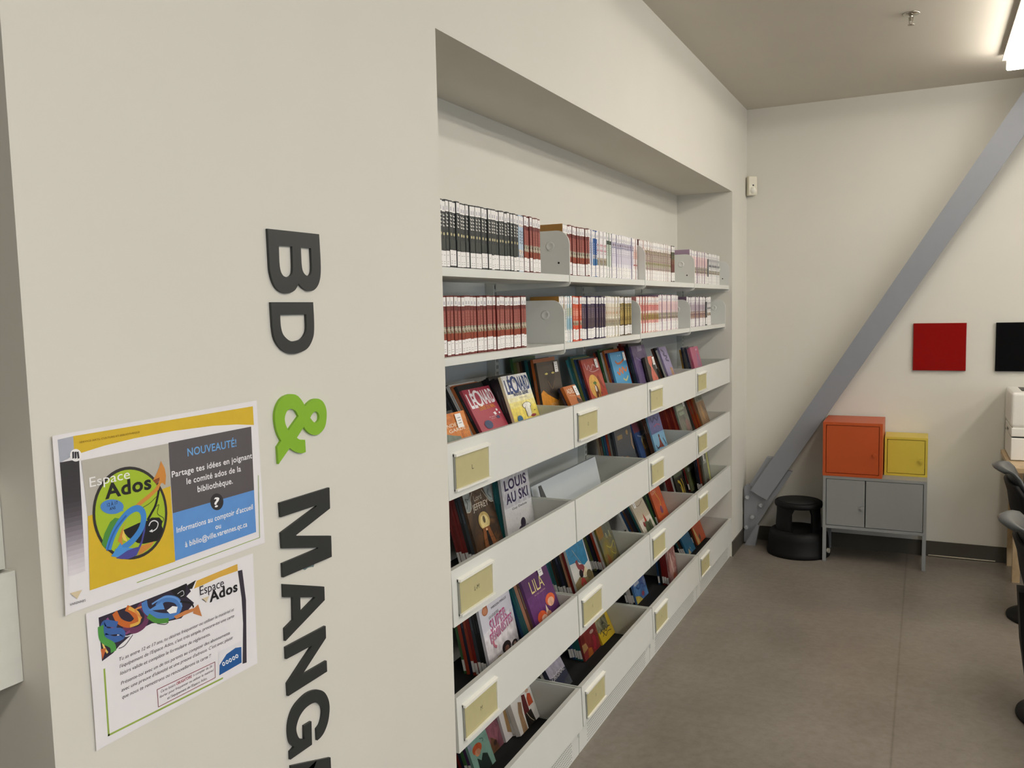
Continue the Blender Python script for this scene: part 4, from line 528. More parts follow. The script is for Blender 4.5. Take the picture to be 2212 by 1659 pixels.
def volume_parts(sty, h):
    """Cover, pages and two stickers of a small upright volume, spine towards +X, one unit (20 mm) thick."""
    if (sty, h) in _proto: return _proto[(sty, h)]
    sp, side, bands, ink, _d = STY[sty]; T = 0.02; S = mat(side, 0.35); C = mat(sp, 0.38)
    c = MB(); c.box(-0.115, 0, 0, 0.0012, 0, h, S); c.box(-0.115, 0, T - 0.0012, T, 0, h, S)
    c.prism([(-0.002, 0), (0.0, 0.0012), (0.0006, T / 2), (0.0, T - 0.0012), (-0.002, T)], 'z', 0, h, C)
    k = h / 0.175
    for z0, z1, m in bands: c.add([(0.0008, 0.0015, z0 * k), (0.0008, T - 0.0015, z0 * k), (0.0008, T - 0.0015, z1 * k), (0.0008, 0.0015, z1 * k)], [(0, 1, 2, 3)], m)
    I = mat(ink, 0.5)
    if sty == 'black':
        for i in range(4):
            z = (0.107 + i * 0.009) * k
            c.add([(0.001, 0.005, z), (0.001, 0.015, z), (0.001, 0.015, z + 0.003), (0.001, 0.005, z + 0.003)], [(0, 1, 2, 3)], I)
            c.add([(0.001, 0.005, z), (0.001, 0.0075, z), (0.001, 0.0075, z + 0.007), (0.001, 0.005, z + 0.007)], [(0, 1, 2, 3)], I)
        c.add([(0.001, 0.01 + 0.005 * math.cos(a * 0.7854), 0.088 * k + 0.0045 * math.sin(a * 0.7854)) for a in range(8)], [tuple(range(8))], mat('c2b98e', 0.5))
    else:
        for i in range(5):
            z = (0.088 + i * 0.0085) * k
            c.add([(0.001, 0.008, z), (0.001, 0.012, z), (0.001, 0.012, z + 0.006), (0.001, 0.008, z + 0.006)], [(0, 1, 2, 3)], I)
    p = MB().box(-0.112, -0.002, 0.0012, T - 0.0012, 0.003, h - 0.003, PAPER)
    a = MB().box(-0.0005, 0.0013, 0.0008, T - 0.0008, 0.004, 0.044 * k, LABEL)
    G = mat('b2afb0', 0.5)
    for z in (0.010, 0.016, 0.034): a.add([(0.0014, 0.005, z), (0.0014, T - 0.006, z), (0.0014, T - 0.006, z + 0.0018), (0.0014, 0.005, z + 0.0018)], [(0, 1, 2, 3)], G)
    b = MB().box(-0.0005, 0.0013, 0.0012, T - 0.0012, h - 0.03 * k, h - 0.004, LABEL)
    b.add([(0.0014, 0.006, h - 0.026 * k), (0.0014, 0.014, h - 0.026 * k), (0.0014, 0.013, h - 0.016 * k), (0.0014, 0.007, h - 0.016 * k)], [(0, 1, 2, 3)], mat('b9b5c0', 0.5))
    objs = [c.build('cover'), p.build('pages'), a.build('call_number_label'), b.build('shelf_mark_label')]
    _proto[(sty, h)] = objs
    return objs
SHELVED = [
 (0, 0, [('black', 28, .036, .573), ('skyblue', 2, .573, .62), ('red', 6, .62, .747)]),
 (0, 1, [('grey', 2, .947, .996), ('red', 10, .996, 1.218), ('navy', 2, 1.22, 1.254), ('blue', 3, 1.254, 1.311), ('striped', 5, 1.311, 1.427), ('green', 2, 1.427, 1.478), ('violet', 13, 1.478, 1.772), ('pink', 3, 1.772, 1.834)]),
 (0, 2, [('red', 1, 1.862, 1.886), ('pink', 3, 1.886, 1.946), ('mixed', 20, 1.946, 2.403), ('dark', 2, 2.403, 2.465)]),
 (0, 3, [('blush', 19, 2.78, 3.205), ('ink', 1, 3.205, 3.238), ('checked', 13, 3.241, 3.534)]),
 (1, 0, [('red', 31, .036, .669)]),
 (1, 1, [('grey', 3, .947, 1.02), ('teal', 4, 1.02, 1.088), ('orange', 4, 1.088, 1.175), ('purple', 14, 1.175, 1.457), ('cream', 9, 1.457, 1.637), ('gold', 8, 1.637, 1.803)]),
 (1, 2, [('salmon', 18, 1.866, 2.239), ('blush', 17, 2.239, 2.60)]),
 (1, 3, [('plum', 20, 2.79, 3.25), ('ink', 1, 3.252, 3.29), ('checked', 2, 3.292, 3.389)]),
]
used = set()
for si, k, groups in SHELVED:
    xs, zs = (-0.050, 1.7964) if si == 0 else (-0.070, 1.5504)
    for sty, n, ya, yb in groups:
        H = 0.186 if si == 0 else (0.181 if sty == 'blush' else 0.172)
        parts = volume_parts(sty, H); st = (yb - ya) / n
        shelf = 'top flat shelf' if si == 0 else 'lower flat shelf'
        for i in range(n):
            num = (ORD + ['thirty-first'])[i] if n > 1 else 'only'
            t = thing('paperback', '%s %s volume from the letters, %s, %s' % (num, STY[sty][4].rstrip(','), shelf, BAYS[k]), 'book', (xs - random.random() * 0.006, ya + i * st + 0.0003, zs + 0.0003), group='%s volumes on the %s, %s' % (STY[sty][4].rstrip(','), shelf, BAYS[k]))
            t.scale = (1, (st - 0.0008) / 0.02, 1 + random.uniform(-0.012, 0.008))
            for j, p in enumerate(parts):
                if (sty, H) not in used: q = p
                else: q = p.copy(); COL.objects.link(q)
                q.parent = t
                if j == 2: q.location.z = random.uniform(0, 0.004)
            used.add((sty, H))
# ---------------------------------------------------------------- albums standing in the bins, covers to the front
def mott(*c, s=14): return mottled('print_' + c[0], list(c), s, 0.35, 6, dist=1.2)
def album(lab, M, wd, ht, th, col, items=(), spine=None, group=None, sticker=None, title=None, name='comic_album', win=(0.0, 1.0)):
    t = thing(name, lab, 'book', M=M, group=group)
    C = col if not isinstance(col, str) else mat(col, 0.33); S = C if spine is None else mat(spine, 0.35)
    c = MB(); c.box(-0.0016, 0, 0.0016, wd, 0, ht, C); c.box(-th, -th + 0.0016, 0.0016, wd, 0, ht, S); c.box(-th, 0, 0, 0.0016, 0, ht, S)
    vv = lambda v: 0.0 if v <= 0 else 1.0 if v >= 1 else win[0] + (win[1] - win[0]) * v
    art(c, items, lambda u, v, l: (0.00015 + 0.00012 * l, min(1, max(0, u)) * wd, vv(v) * ht))
    if title:
        I = mat(title, 0.5); z = random.uniform(0.5, 0.62); f = random.uniform(0.1, 0.3)
        c.add([(-th * 0.38, -0.0003, z * ht), (-th * 0.6, -0.0003, z * ht), (-th * 0.6, -0.0003, (z + f) * ht), (-th * 0.38, -0.0003, (z + f) * ht)], [(0, 1, 2, 3)], I)
    c.build('cover', t)
    MB().box(-th + 0.0016, -0.0016, 0.0016, wd - 0.003, 0.003, ht - 0.003, PAPER).build('pages', t)
    if title and random.random() < 0.85:
        z = 0.006 + random.random() * 0.006
        MB().box(-th + 0.0006, -0.0006, -0.0006, -0.0001, z, z + 0.038, LABEL).build('call_number_label', t)
    if sticker:
        u, v = sticker
        s = MB(); pos = lambda a, b, l: (0.0034 + 0.0002 * l, a, b)
        y0, z0 = min(u * wd, wd - 0.038), min(vv(v) * ht, ht - 0.048)
        s.box(0.0029, 0.0034, y0, y0 + 0.034, z0, z0 + 0.042, LABEL)
        for q in (0.012, 0.020, 0.028): s.add([pos(y0 + 0.008, z0 + q, 1), pos(y0 + 0.026, z0 + q, 1), pos(y0 + 0.026, z0 + q + 0.003, 1), pos(y0 + 0.008, z0 + q + 0.002, 1)], [(0, 1, 2, 3)], mat('a3a1a4', 0.5))
        s.build('call_number_label', t)
    return t
CN = {'k': ('1d1e20', 'black'), 'g': ('6c706e', 'grey'), 'o': ('b9622c', 'orange'), 'y': ('cf9c3a', 'ochre'), 'r': ('7a1e18', 'dark red'), 'R': ('9a3a22', 'rust red'), 't': ('1f5f62', 'teal'), 'T': ('2f7f8a', 'turquoise'),
      'b': ('24466e', 'blue'), 'n': ('22263a', 'navy'), 'w': ('d9d6d2', 'white'), 'v': ('4a2e58', 'purple'), 'e': ('8c7a5c', 'tan'), 'G': ('3c6a3a', 'green'), 'l': ('6f7a3c', 'olive'), 'B': ('5a3a28', 'brown'), 'p': ('b07080', 'pink'), 'c': ('c08a68', 'salmon'), 's': ('3c4046', 'slate')}
SHAPES = lambda *a: list(a)
COVERS = {
 'orangegarde': ('orange cover with white capitals and grey rock', lambda: mott('a8602c', 'c9742f', 'd98a44', '8a5a3c', s=22), [
    ('p', [(.2, 0), (.72, 0), (.7, .12), (.52, .2), (.35, .3), (.2, .26)], '77857c'), ('t', 'NDES', .40, .74, .50, .12, 'ece6d8', 0, .015), ('t', 'GARDE', .42, .90, .31, .12, 'ece6d8', 0, .03)], (.68, .70), 'gkkk'),
 'leoR': ('crimson cover with huge white title', lambda: 'b04556', [
    ('r', 0, .93, 1, 1, '9c3448'), ('r', .05, .925, .3, .96, '9c3448'), ('e', .40, .755, .135, .20, 'efeaf0'), ('t', 'LÉ', .05, .28, .56, .32, 'efeaf0', 2), ('t', 'NARD', .49, .98, .60, .31, 'efeaf0', 2, .01), ('e', .405, .755, .08, .14, 'ab4154'),
    ('t', 'GÉNIE DU MAL', .27, .86, .475, .085, 'd4863c', 2, .01), ('t', 'de groot', .46, .74, .27, .025, 'e2c4cc', 0), ('t', 'turk', .5, .72, .225, .022, 'e2c4cc', 0), ('e', .33, .13, .14, .1, '35476e'), ('p', [(.66, .36), (.75, .38), (.77, .31), (.7, .3)], 'ece6ea'), ('e', .83, .41, .035, .03, 'ece6ea'), ('e', .88, .33, .03, .025, 'ece6ea'), ('e', .77, .24, .06, .04, '4a4470')], None, 'kowkkkg'),
 'leoW': ('white to yellow cover with blue title', lambda: 'ebe6c0', [
    ('r', 0, .62, 1, 1, 'e6e4e2'), ('r', 0, .52, 1, .62, 'ebe7d2'), ('r', 0, .42, 1, .52, 'eee6b8'), ('r', 0, .3, 1, .42, 'eee08c'), ('r', 0, 0, 1, .3, 'ecd968'), ('e', .40, .785, .135, .19, '2c4278'), ('t', 'LÉ', .06, .28, .61, .29, '2c4278', 2), ('t', 'NARD', .49, .98, .64, .29, '2c4278', 2, .01), ('e', .405, .785, .08, .13, 'e4e2e2'), ('e', .42, .86, .045, .04, '9a9a9c'),
    ('t', 'MASTER GÉNIE', .26, .84, .545, .07, '33406c', 2, .005), ('t', 'turk & de groot', .42, .72, .48, .022, '55557a', 0), ('e', .62, .3, .17, .075, '55504a'), ('e', .62, .3, .155, .065, 'f0ece0'), ('p', [(.52, .06), (.72, .06), (.74, .28), (.52, .28)], '55504a'), ('p', [(.535, .06), (.705, .06), (.725, .28), (.535, .28)], 'f0ece0'), ('e', .76, .06, .1, .03, '9c3a4a'), ('e', .22, .05, .1, .08, '2f6a94'), ('e', .86, .16, .02, .015, '8a7a3a')], None, 'kkkkkky'),
 'wolf': ('dark brown cover, flames and yellow eyes', lambda: mott('3a332c', '4a4036', '332c26', s=8), [
    ('p', [(0, 0), (1, 0), (1, .3), (.85, .42), (.72, .2), (.5, .28), (.3, .36), (.12, .46), (0, .4)], 'cf8a2c'), ('p', [(.6, 0), (.95, 0), (.96, .26), (.8, .3), (.7, .12)], 'dcae3c'), ('p', [(.42, .36), (.62, .36), (.68, .62), (.75, .8), (.3, .8), (.36, .6)], '322b26'), ('e', .36, .76, .07, .02, 'c8bc6a'), ('e', .66, .76, .07, .02, 'c8bc6a'), ('k', [(.38, .62), (.47, .5), (.56, .46), (.66, .6)], .012, '8a6a44'), ('t', 'MONDE', .38, .68, .13, .05, 'ecc48c', 0), ('t', 'WILD', .36, .74, .05, .06, 'ecc48c', 0)], (.74, .86), 'oktkBelG'),
 'adele': ('small orange brown cover with white name', lambda: 'bc6c34', [('t', 'ADÈLE', .12, .84, .60, .24, 'efe8dc', 0, -.02), ('k', [(.2, .5), (.5, .44), (.9, .42)], .02, 'e2c8a8'), ('p', [(.62, .18), (1, .0), (1, .12), (.7, .34)], '4a2a1c')], (.72, .8), 'n'),
 'dragon': ('red cover with yellow disc and figures', lambda: mott('8c2c34', 'a83a34', 'b4523a', '7a2a34', s=10), [
    ('e', .38, .3, .3, .3, 'd8a850'), ('k', [(.14, .9), (.2, .74), (.34, .84), (.42, .72), (.6, .84), (.78, .74)], .03, 'd0a4a4'), ('k', [(.3, .72), (.5, .66), (.9, .7)], .02, 'd0a4a4'), ('p', [(.26, .0), (.34, .3), (.44, .36), (.52, .28), (.6, .0), (.5, .1), (.4, .12)], '7a4428'), ('e', .42, .38, .1, .04, '5a7a34'), ('e', .40, .24, .05, .08, 'd8d2c8'), ('p', [(.62, .5), (.72, .56), (.92, .2), (.84, .2)], '8a3a20')], (.72, .84), 'nbltT'),
 'blue': ('sky blue cover with orange lettering strokes', lambda: '4f9ccb', [('k', [(.24, .78), (.36, .7), (.62, .72), (.86, .8)], .05, 'c86a34'), ('k', [(.2, .5), (.34, .42), (.4, .56), (.56, .44), (.6, .58), (.78, .48), (.9, .58)], .06, 'd8783a'), ('k', [(.5, .3), (.66, .24), (.86, .34)], .05, 'd8cf94'), ('e', .5, .9, .02, .015, 'dfe8ee'), ('e', .62, .9, .02, .015, 'dfe8ee')], (.8, .84), 'vowGkR'),
 'purple': ('mottled purple cover with pale patch', lambda: mott('3a2a4c', '54406a', '6a5a80', '2c2238', s=10), [('p', [(.4, .84), (.72, .86), (.78, .98), (.42, .98)], '9a8fa8'), ('k', [(.2, .7), (.5, .6), (.8, .66)], .03, '8a7fa8')], None, 'kkrrr'),
 'coral': ('small black cover with coral figure', lambda: '37332e', [('p', [(.3, 1), (.8, 1), (.74, .76), (.58, .62), (.8, .36), (1, .12), (1, 0), (.36, 0), (.34, .3), (.46, .56), (.3, .76)], 'd0705f')], (.72, .84), ''),
 'lilac': ('lilac cover with dark brush lettering', lambda: mott('847a9c', '9a90b4', '6f668c', s=12), [('k', [(.2, .92), (.5, .8), (.3, .72), (.7, .66), (.4, .56), (.8, .5)], .06, '3a3258'), ('p', [(.5, 0), (.9, 0), (.9, .25), (.6, .3)], 'b08a6a')], None, 'wkB'),
 'navy': ('narrow dark blue cover', lambda: mott('22263c', '3a3c54', '4a4a5c', s=12), [('k', [(.3, .9), (.36, .5), (.4, .1)], .05, '8a8a9c')], None, 'y'),
 'pinky': ('raspberry pink cover with mauve shapes', lambda: mott('a8415c', 'b8607c', 'a8708c', s=10), [('p', [(.5, .1), (.9, .05), (.8, .6), (.6, .7)], '9a6a8c'), ('e', .7, .85, .12, .05, 'c8a0b4')], None, 'pn'),
 'jeffrey': ('brown cover with cream capitals and lit tunnel', lambda: mott('3a2a1e', '5a3f28', '2a2019', '6f4a2c', s=9), [
    ('p', [(0, 1), (.32, 1), (.22, .9), (.2, .74), (.1, .7), (0, .72)], '8f9694'), ('p', [(.68, 1), (1, 1), (1, .72), (.88, .74), (.8, .86)], '8f9694'), ('k', [(.04, .76), (.1, .84), (.06, .92), (.16, .9), (.2, .97)], .02, '4a504f'), ('k', [(.96, .78), (.88, .86), (.93, .94)], .02, '4a504f'), ('k', [(0, .71), (.12, .7), (.2, .78), (.24, .9), (.34, .985)], .012, 'c9c4b4'), ('k', [(1, .71), (.88, .73), (.78, .84), (.68, .97)], .012, 'c9c4b4'),
    ('t', 'Lord', .34, .62, .83, .09, 'b9b2a2', 0), ('t', 'JEFFREY', .22, .80, .685, .10, 'd8d0c0', 0), ('e', .5, .47, .20, .15, 'c8ab68'), ('e', .5, .45, .15, .12, 'e2cf92'), ('e', .5, .49, .045, .06, '6a5a3c'), ('p', [(.38, .36), (.62, .36), (.82, 0), (.22, 0)], '8a5430'), ('k', [(.3, .06), (.5, .08), (.72, .06)], .01, '5a3820'), ('k', [(.33, .16), (.5, .18), (.68, .16)], .01, '5a3820'), ('p', [(.47, .30), (.53, .30), (.58, .08), (.52, .0), (.44, .08)], '1e1a18'), ('e', .5, .32, .03, .02, 'd8b090')], None, 'skrrrrr'),
 'louis': ('pale grey cover with big violet capitals', lambda: mott('bdbdc2', 'cfcfd2', 'c4c4c8', s=60), [('r', 0, .48, 1, 1, 'bcbcc3'), ('t', 'LOUIS', .1, .9, .78, .165, '2a2150', 2), ('t', 'AU SKI', .1, .9, .55, .165, '2a2150', 2), ('t', 'Guy Delisle', .26, .80, .42, .035, '4a4a55', 1), ('e', .58, .13, .09, .09, '2c2638'), ('e', .54, .05, .14, .05, '3a3448'), ('e', .7, .05, .07, .03, '9a9aa0')], None, 'ttw'),
 'slate': ('slate grey cover with tan shapes', lambda: '454a50', [('r', .12, .76, .42, .86, '8a7448'), ('e', .72, .86, .06, .06, 'a8864a'), ('e', .2, .3, .08, .07, 'b0804c'), ('k', [(.95, .8), (.9, .55), (.97, .4)], .05, 'b08a62'), ('e', .46, .16, .16, .16, 'a8784c'), ('p', [(.36, .0), (.6, .0), (.55, .12)], '9c3a34')], None, 'kgRbtBe'),
 'bluered': ('blue cover, red sky and blonde figure', lambda: '3c5486', [('r', 0, .74, 1, 1, '7a4450'), ('k', [(.2, .66), (.5, .6), (.9, .66)], .03, 'a8b0c4'), ('e', .55, .46, .16, .14, 'ddd2a4'), ('e', .6, .32, .2, .2, 'b08a44'), ('p', [(.3, 0), (.9, 0), (.75, .25), (.45, .25)], '7a5a34')], None, 'n'),
 'sky': ('lilac and light blue cover, small figures', lambda: '82b2d2', [('r', 0, .5, 1, 1, '6c6fa4'), ('k', [(.2, .96), (.3, .82), (.5, .92), (.7, .82), (.84, .92)], .05, '3a3468'), ('k', [(.3, .68), (.6, .72), (.85, .66)], .04, 'a85a80'), ('p', [(.3, .1), (.42, .2), (.5, .42), (.6, .2), (.72, .06)], '8a4438'), ('e', .5, .4, .06, .05, '5a3028'), ('k', [(.1, .2), (.2, .1), (.34, .12)], .04, '4a3a44'), ('k', [(.76, .3), (.84, .2), (.9, .1)], .04, '3a4a6a')], None, 'BB'),
 'greeny': ('grey green cover with pale title block', lambda: mott('6f7f74', '84907f', '7a6f66', '5f6f68', s=8), [('r', .1, .8, .8, .95, 'b4bda4'), ('r', .2, .64, .7, .74, 'a0ac94'), ('e', .7, .3, .16, .2, '9a7a74'), ('e', .4, .08, .1, .06, 'c08440')], (.72, .86), 'rRrrRrrr'),
 'tan': ('tan cover with grey title strip', lambda: mott('7a5f4c', '9a7a58', '6a5648', s=7), [('r', 0, .8, 1, 1, '8f8d7c'), ('t', 'LE FOU', .12, .86, .84, .1, '4a4a44', 2), ('e', .45, .45, .14, .28, 'b08a58')], None, 'oRoR'),
 'white': ('white cover with pink lettering and orange disc', lambda: 'dcdae4', [
    ('p', [(0, .58), (1, .72), (1, .1), (0, .05)], 'e6e3ea'), ('r', 0, 0, 1, .08, 'a9a294'), ('e', .17, .93, .09, .075, 'b06a44'), ('e', .17, .93, .07, .058, 'c88a68'), ('t', 'MIRION MALLE', .36, .86, .89, .04, '3a3a44', 0, .02), ('t', 'LA LIGUE DES', .24, .56, .76, .045, '4a4a55', 0, .02),
    ('t', 'SUPER', .22, .78, .55, .17, 'c05a8c', 2, .08), ('t', 'SUPER', .25, .80, .545, .15, 'c9c4d2', 0, .08), ('t', 'FÉMINISTES', .16, .92, .36, .15, 'c05a8c', 2, .12), ('t', 'FÉMINISTES', .18, .94, .355, .13, 'bdb8c8', 0, .12), ('k', [(.22, .4), (.24, .3), (.3, .26)], .05, 'c87a90'), ('e', .58, .14, .14, .1, '2c2628'), ('e', .58, .11, .07, .055, '9a6a58'), ('e', .84, .1, .09, .06, '3a2f30'), ('e', .84, .09, .05, .035, 'c8a898'), ('p', [(.46, .0), (.72, .0), (.66, .07), (.5, .07)], '8d8a9c'), ('e', .32, .06, .08, .04, 'a8905c')], None, 'kksrRnRG'),
 'lila': ('purple cover with thin yellow capitals', lambda: '52285e', [('r', 0, .0, .68, .62, '5f2f6c'), ('k', [(.33, .62), (.33, 0)], .008, '43204e'), ('t', 'LILA', .22, .72, .64, .25, 'd8c98a', 0), ('t', 'et les autres', .28, .70, .57, .035, 'b49a84', 0), ('e', .74, .33, .18, .12, 'cc5a30'), ('e', .74, .28, .12, .09, 'e0b094'), ('e', .3, .12, .17, .13, 'c8552c'), ('e', .36, .08, .1, .07, 'e0b49c'), ('p', [(.46, .12), (.53, .3), (.58, .12)], 'e8d8c0'), ('e', .55, .08, .09, .08, 'b9836a')], (.62, .86), 'Bcttbn'),
 'battle': ('blue sky cover with a clashing crowd', lambda: 'd2d2cf', [('p', [(0, 1), (1, 1), (.94, .5), (.7, .46), (.4, .62), (.0, .66)], '2f80aa'), ('p', [(0, .0), (1, .0), (1, .24), (.6, .2), (.3, .3), (0, .22)], '8a7a54'), ('k', [(.35, .66), (.4, .5), (.6, .44), (.55, .3)], .12, '8c4448'), ('e', .42, .34, .1, .09, '2a2428'), ('p', [(.5, .3), (.7, .44), (.78, .3), (.6, .2)], 'd8cbaa'), ('k', [(.3, .1), (.4, .2), (.5, .12), (.45, .0)], .1, 'a83c3a'), ('k', [(.3, .92), (.45, .7), (.56, .55)], .012, 'c9b49a'), ('e', .8, .22, .14, .1, '6a6044')], None, 'rcknkBtT'),
 'gold': ('olive and gold cover with small spires', lambda: mott('6a6030', '8a7a34', '5c6058', 'a8923c', s=7), [('p', [(0, 1), (.5, 1), (.4, .75), (0, .7)], '8a642c'), ('p', [(.45, 1), (1, 1), (1, .75), (.6, .66), (.4, .72)], '5f665c'), ('k', [(.5, .66), (.54, .78), (.58, .64)], .02, 'c9c490'), ('k', [(.74, .66), (.78, .8), (.82, .62)], .02, 'c9c490'), ('k', [(.34, .5), (.6, .4), (.9, .5), (.8, .2), (.55, .3)], .03, 'b0a04a'), ('p', [(.1, .0), (.4, .0), (.36, .2), (.2, .34)], '8a5634')], None, 'wRknlg'),
 'beige': ('beige cover with figures in green and red', lambda: 'c6bca6', [('r', 0, .0, 1, .46, 'd9d4c8'), ('k', [(.2, .9), (.5, .84), (.86, .92)], .02, '7a6a54'), ('p', [(.2, .0), (.3, .28), (.5, .44), (.6, .3), (.84, .34), (.8, .0)], '55644a'), ('p', [(.42, .34), (.5, .6), (.58, .36)], 'a83830'), ('e', .3, .3, .08, .08, '8a3a3a'), ('e', .6, .2, .1, .1, '3c4438')], (.1, .84), 'tknBbw'),
 'orange': ('bright orange cover with leaping figure', lambda: mott('c0502c', 'd2643a', 'b8442c', s=6), [('t', 'LOU', .1, .5, .86, .09, 'e8d0c0', 0, .02), ('k', [(.4, .9), (.6, .6), (.5, .4)], .06, 'd8a04a'), ('e', .5, .34, .12, .12, '7a4468'), ('k', [(.2, .3), (.5, .2), (.8, .34)], .06, 'c8783c')], None, 'kG'),
 'yelblack': ('black cover with yellow strokes', lambda: '2a2822', [('r', 0, .86, 1, 1, '55604a'), ('k', [(.3, .72), (.5, .62), (.6, .4), (.55, .1)], .10, 'c8a834'), ('k', [(.7, .74), (.78, .5), (.74, .1)], .06, 'c8a834'), ('k', [(.42, .5), (.5, .3), (.44, .05)], .04, 'd8c470')], None, 'wrrr'),
 'greenish': ('moss green cover with pale title strip', lambda: mott('5a6644', '6f7850', '4a4438', '7a8460', s=8), [('r', .1, .76, .8, .9, '9aa094'), ('e', .5, .3, .2, .16, '8f9a4a')], None, 'r'),
 'greyyel': ('grey cover with pale yellow edge stripe', lambda: mott('66685f', '74766c', '5a564e', s=8), [('r', .68, 0, .92, 1, 'b9b96c'), ('r', .12, .7, .6, .82, 'a9aca4'), ('e', .4, .1, .2, .08, '4a2c24')], (.1, .8), 'BRnk'),
 'navyO': ('navy cover with white animal-name title', lambda: '33384c', [('r', 0, .58, 1, 1, 'aaa7ba'), ('p', [(0, .62), (.4, .56), (.7, .60), (1, .54), (1, .45), (0, .45)], '33384c'), ('t', 'ORIGNAL', .08, .92, .46, .15, 'e2e2e8', 0, .06), ('p', [(.3, .0), (1, .0), (1, .3), (.7, .26), (.5, .14)], '4c5058')], None, 'ww'),
 'red4': ('dark red cover with orange and gold shapes', lambda: mott('6a2a2a', '8a3a34', '7a2430', 'a85a3c', s=7), [('p', [(0, .3), (.3, .36), (.24, .6), (0, .62)], 'b08a5c'), ('r', .04, .66, .22, .94, '6a2420'), ('k', [(.7, .6), (.76, .4), (.64, .1)], .16, 'a02c3c'), ('p', [(.2, 0), (.5, 0), (.5, .26), (.3, .34)], 'a8602c'), ('e', .68, .8, .12, .07, 'c0a49a')], None, 'tttbn'),
 'yellow4': ('yellow bordered cover with black brush title', lambda: 'cdb02c', [('p', [(.0, .5), (.74, .42), (.82, .97), (0, .97)], mottled('print_rubble', ['6a6a4a', '9a9a80', '4a4a34', 'b0ac94'], 16, 0.4)), ('k', [(.1, .42), (.24, .5), (.3, .36), (.46, .48), (.5, .36), (.7, .46), (.84, .42)], .04, '2a2618'), ('k', [(.2, .26), (.34, .32), (.4, .2), (.6, .3), (.84, .24)], .03, '2a2618'), ('p', [(.36, .7), (.5, .8), (.56, .66)], '1c1a16')], None, 'w'),
 'blue4': ('bright blue cover with yellow corner', lambda: mott('4a78bc', '5f94cc', '3c5a9c', 'a8b8d0', s=8), [('p', [(0, 0), (.5, 0), (.3, .26), (0, .4)], 'd2c060'), ('k', [(.2, .76), (.4, .6), (.6, .74), (.84, .6)], .07, '2c4a94'), ('e', .6, .24, .1, .12, 'a04a5a'), ('r', .1, .84, .5, .98, 'bcc6d8')], None, 'kwwg'),
 'pink4': ('pale pink cover with brown figure', lambda: mott('a87c78', 'c8a09a', '8a4a44', 'd4bab4', s=8), [('k', [(.3, .9), (.4, .6), (.5, .3)], .1, 'd8c4bc'), ('e', .6, .14, .2, .14, 'b0563c')], None, 'rrrkb'),
 'blue44': ('dark teal blue cover with pale figures', lambda: mott('1f587c', '2c6a90', '1a4466', s=7), [('p', [(.1, 0), (.3, .3), (.42, .1), (.5, .34), (.62, .05)], 'c9b98c'), ('e', .5, .12, .1, .1, '3c78b0')], None, 'kBt'),
 'orange44': ('orange and cream cover with falling figure', lambda: mott('c04a24', 'b8502c', 'd06a3a', s=6), [('p', [(0, 0), (.3, 0), (.2, .5), (.1, .9), (0, .9)], 'd2b070'), ('p', [(.3, .3), (.44, .5), (.5, .28), (.4, .08)], '4a4438')], None, 'Bk'),
 'teal41': ('sea green cover with orange disc', lambda: mott('6a948a', '7fa69a', '5c8478', s=8), [('e', .38, .72, .24, .14, 'b8532c'), ('e', .36, .62, .14, .1, 'c08a6a'), ('p', [(.2, .0), (.8, .0), (.75, .4), (.55, .5), (.4, .36), (.25, .5)], '22302c'), ('k', [(.6, .9), (.75, .84), (.7, .76)], .03, '4a6a64'), ('p', [(.0, .8), (.2, .84), (.14, .98), (.0, .98)], '8a93a8')], None, 'vGnr'),
 'front41': ('white cover with red, black and orange figures', lambda: 'dad8d6', [('p', [(.14, .0), (.36, .0), (.36, .5), (.44, .78), (.3, .86), (.2, .6)], '9a7a5c'), ('p', [(.42, .4), (.66, .4), (.66, .9), (.52, .94), (.46, .7)], '58161a'), ('p', [(.4, .0), (.8, .0), (.74, .4), (.42, .4)], '1e1814'), ('p', [(.68, .5), (.92, .5), (.9, .8), (.78, .86), (.7, .74)], 'c04a24'), ('k', [(.52, .4), (.6, .2), (.72, .04)], .016, 'ddd4bc'), ('e', .8, .93, .08, .05, 'c8a48c')], None, 'ws'),
}
DESC_SHORT = {k: v[0] for k, v in COVERS.items()}
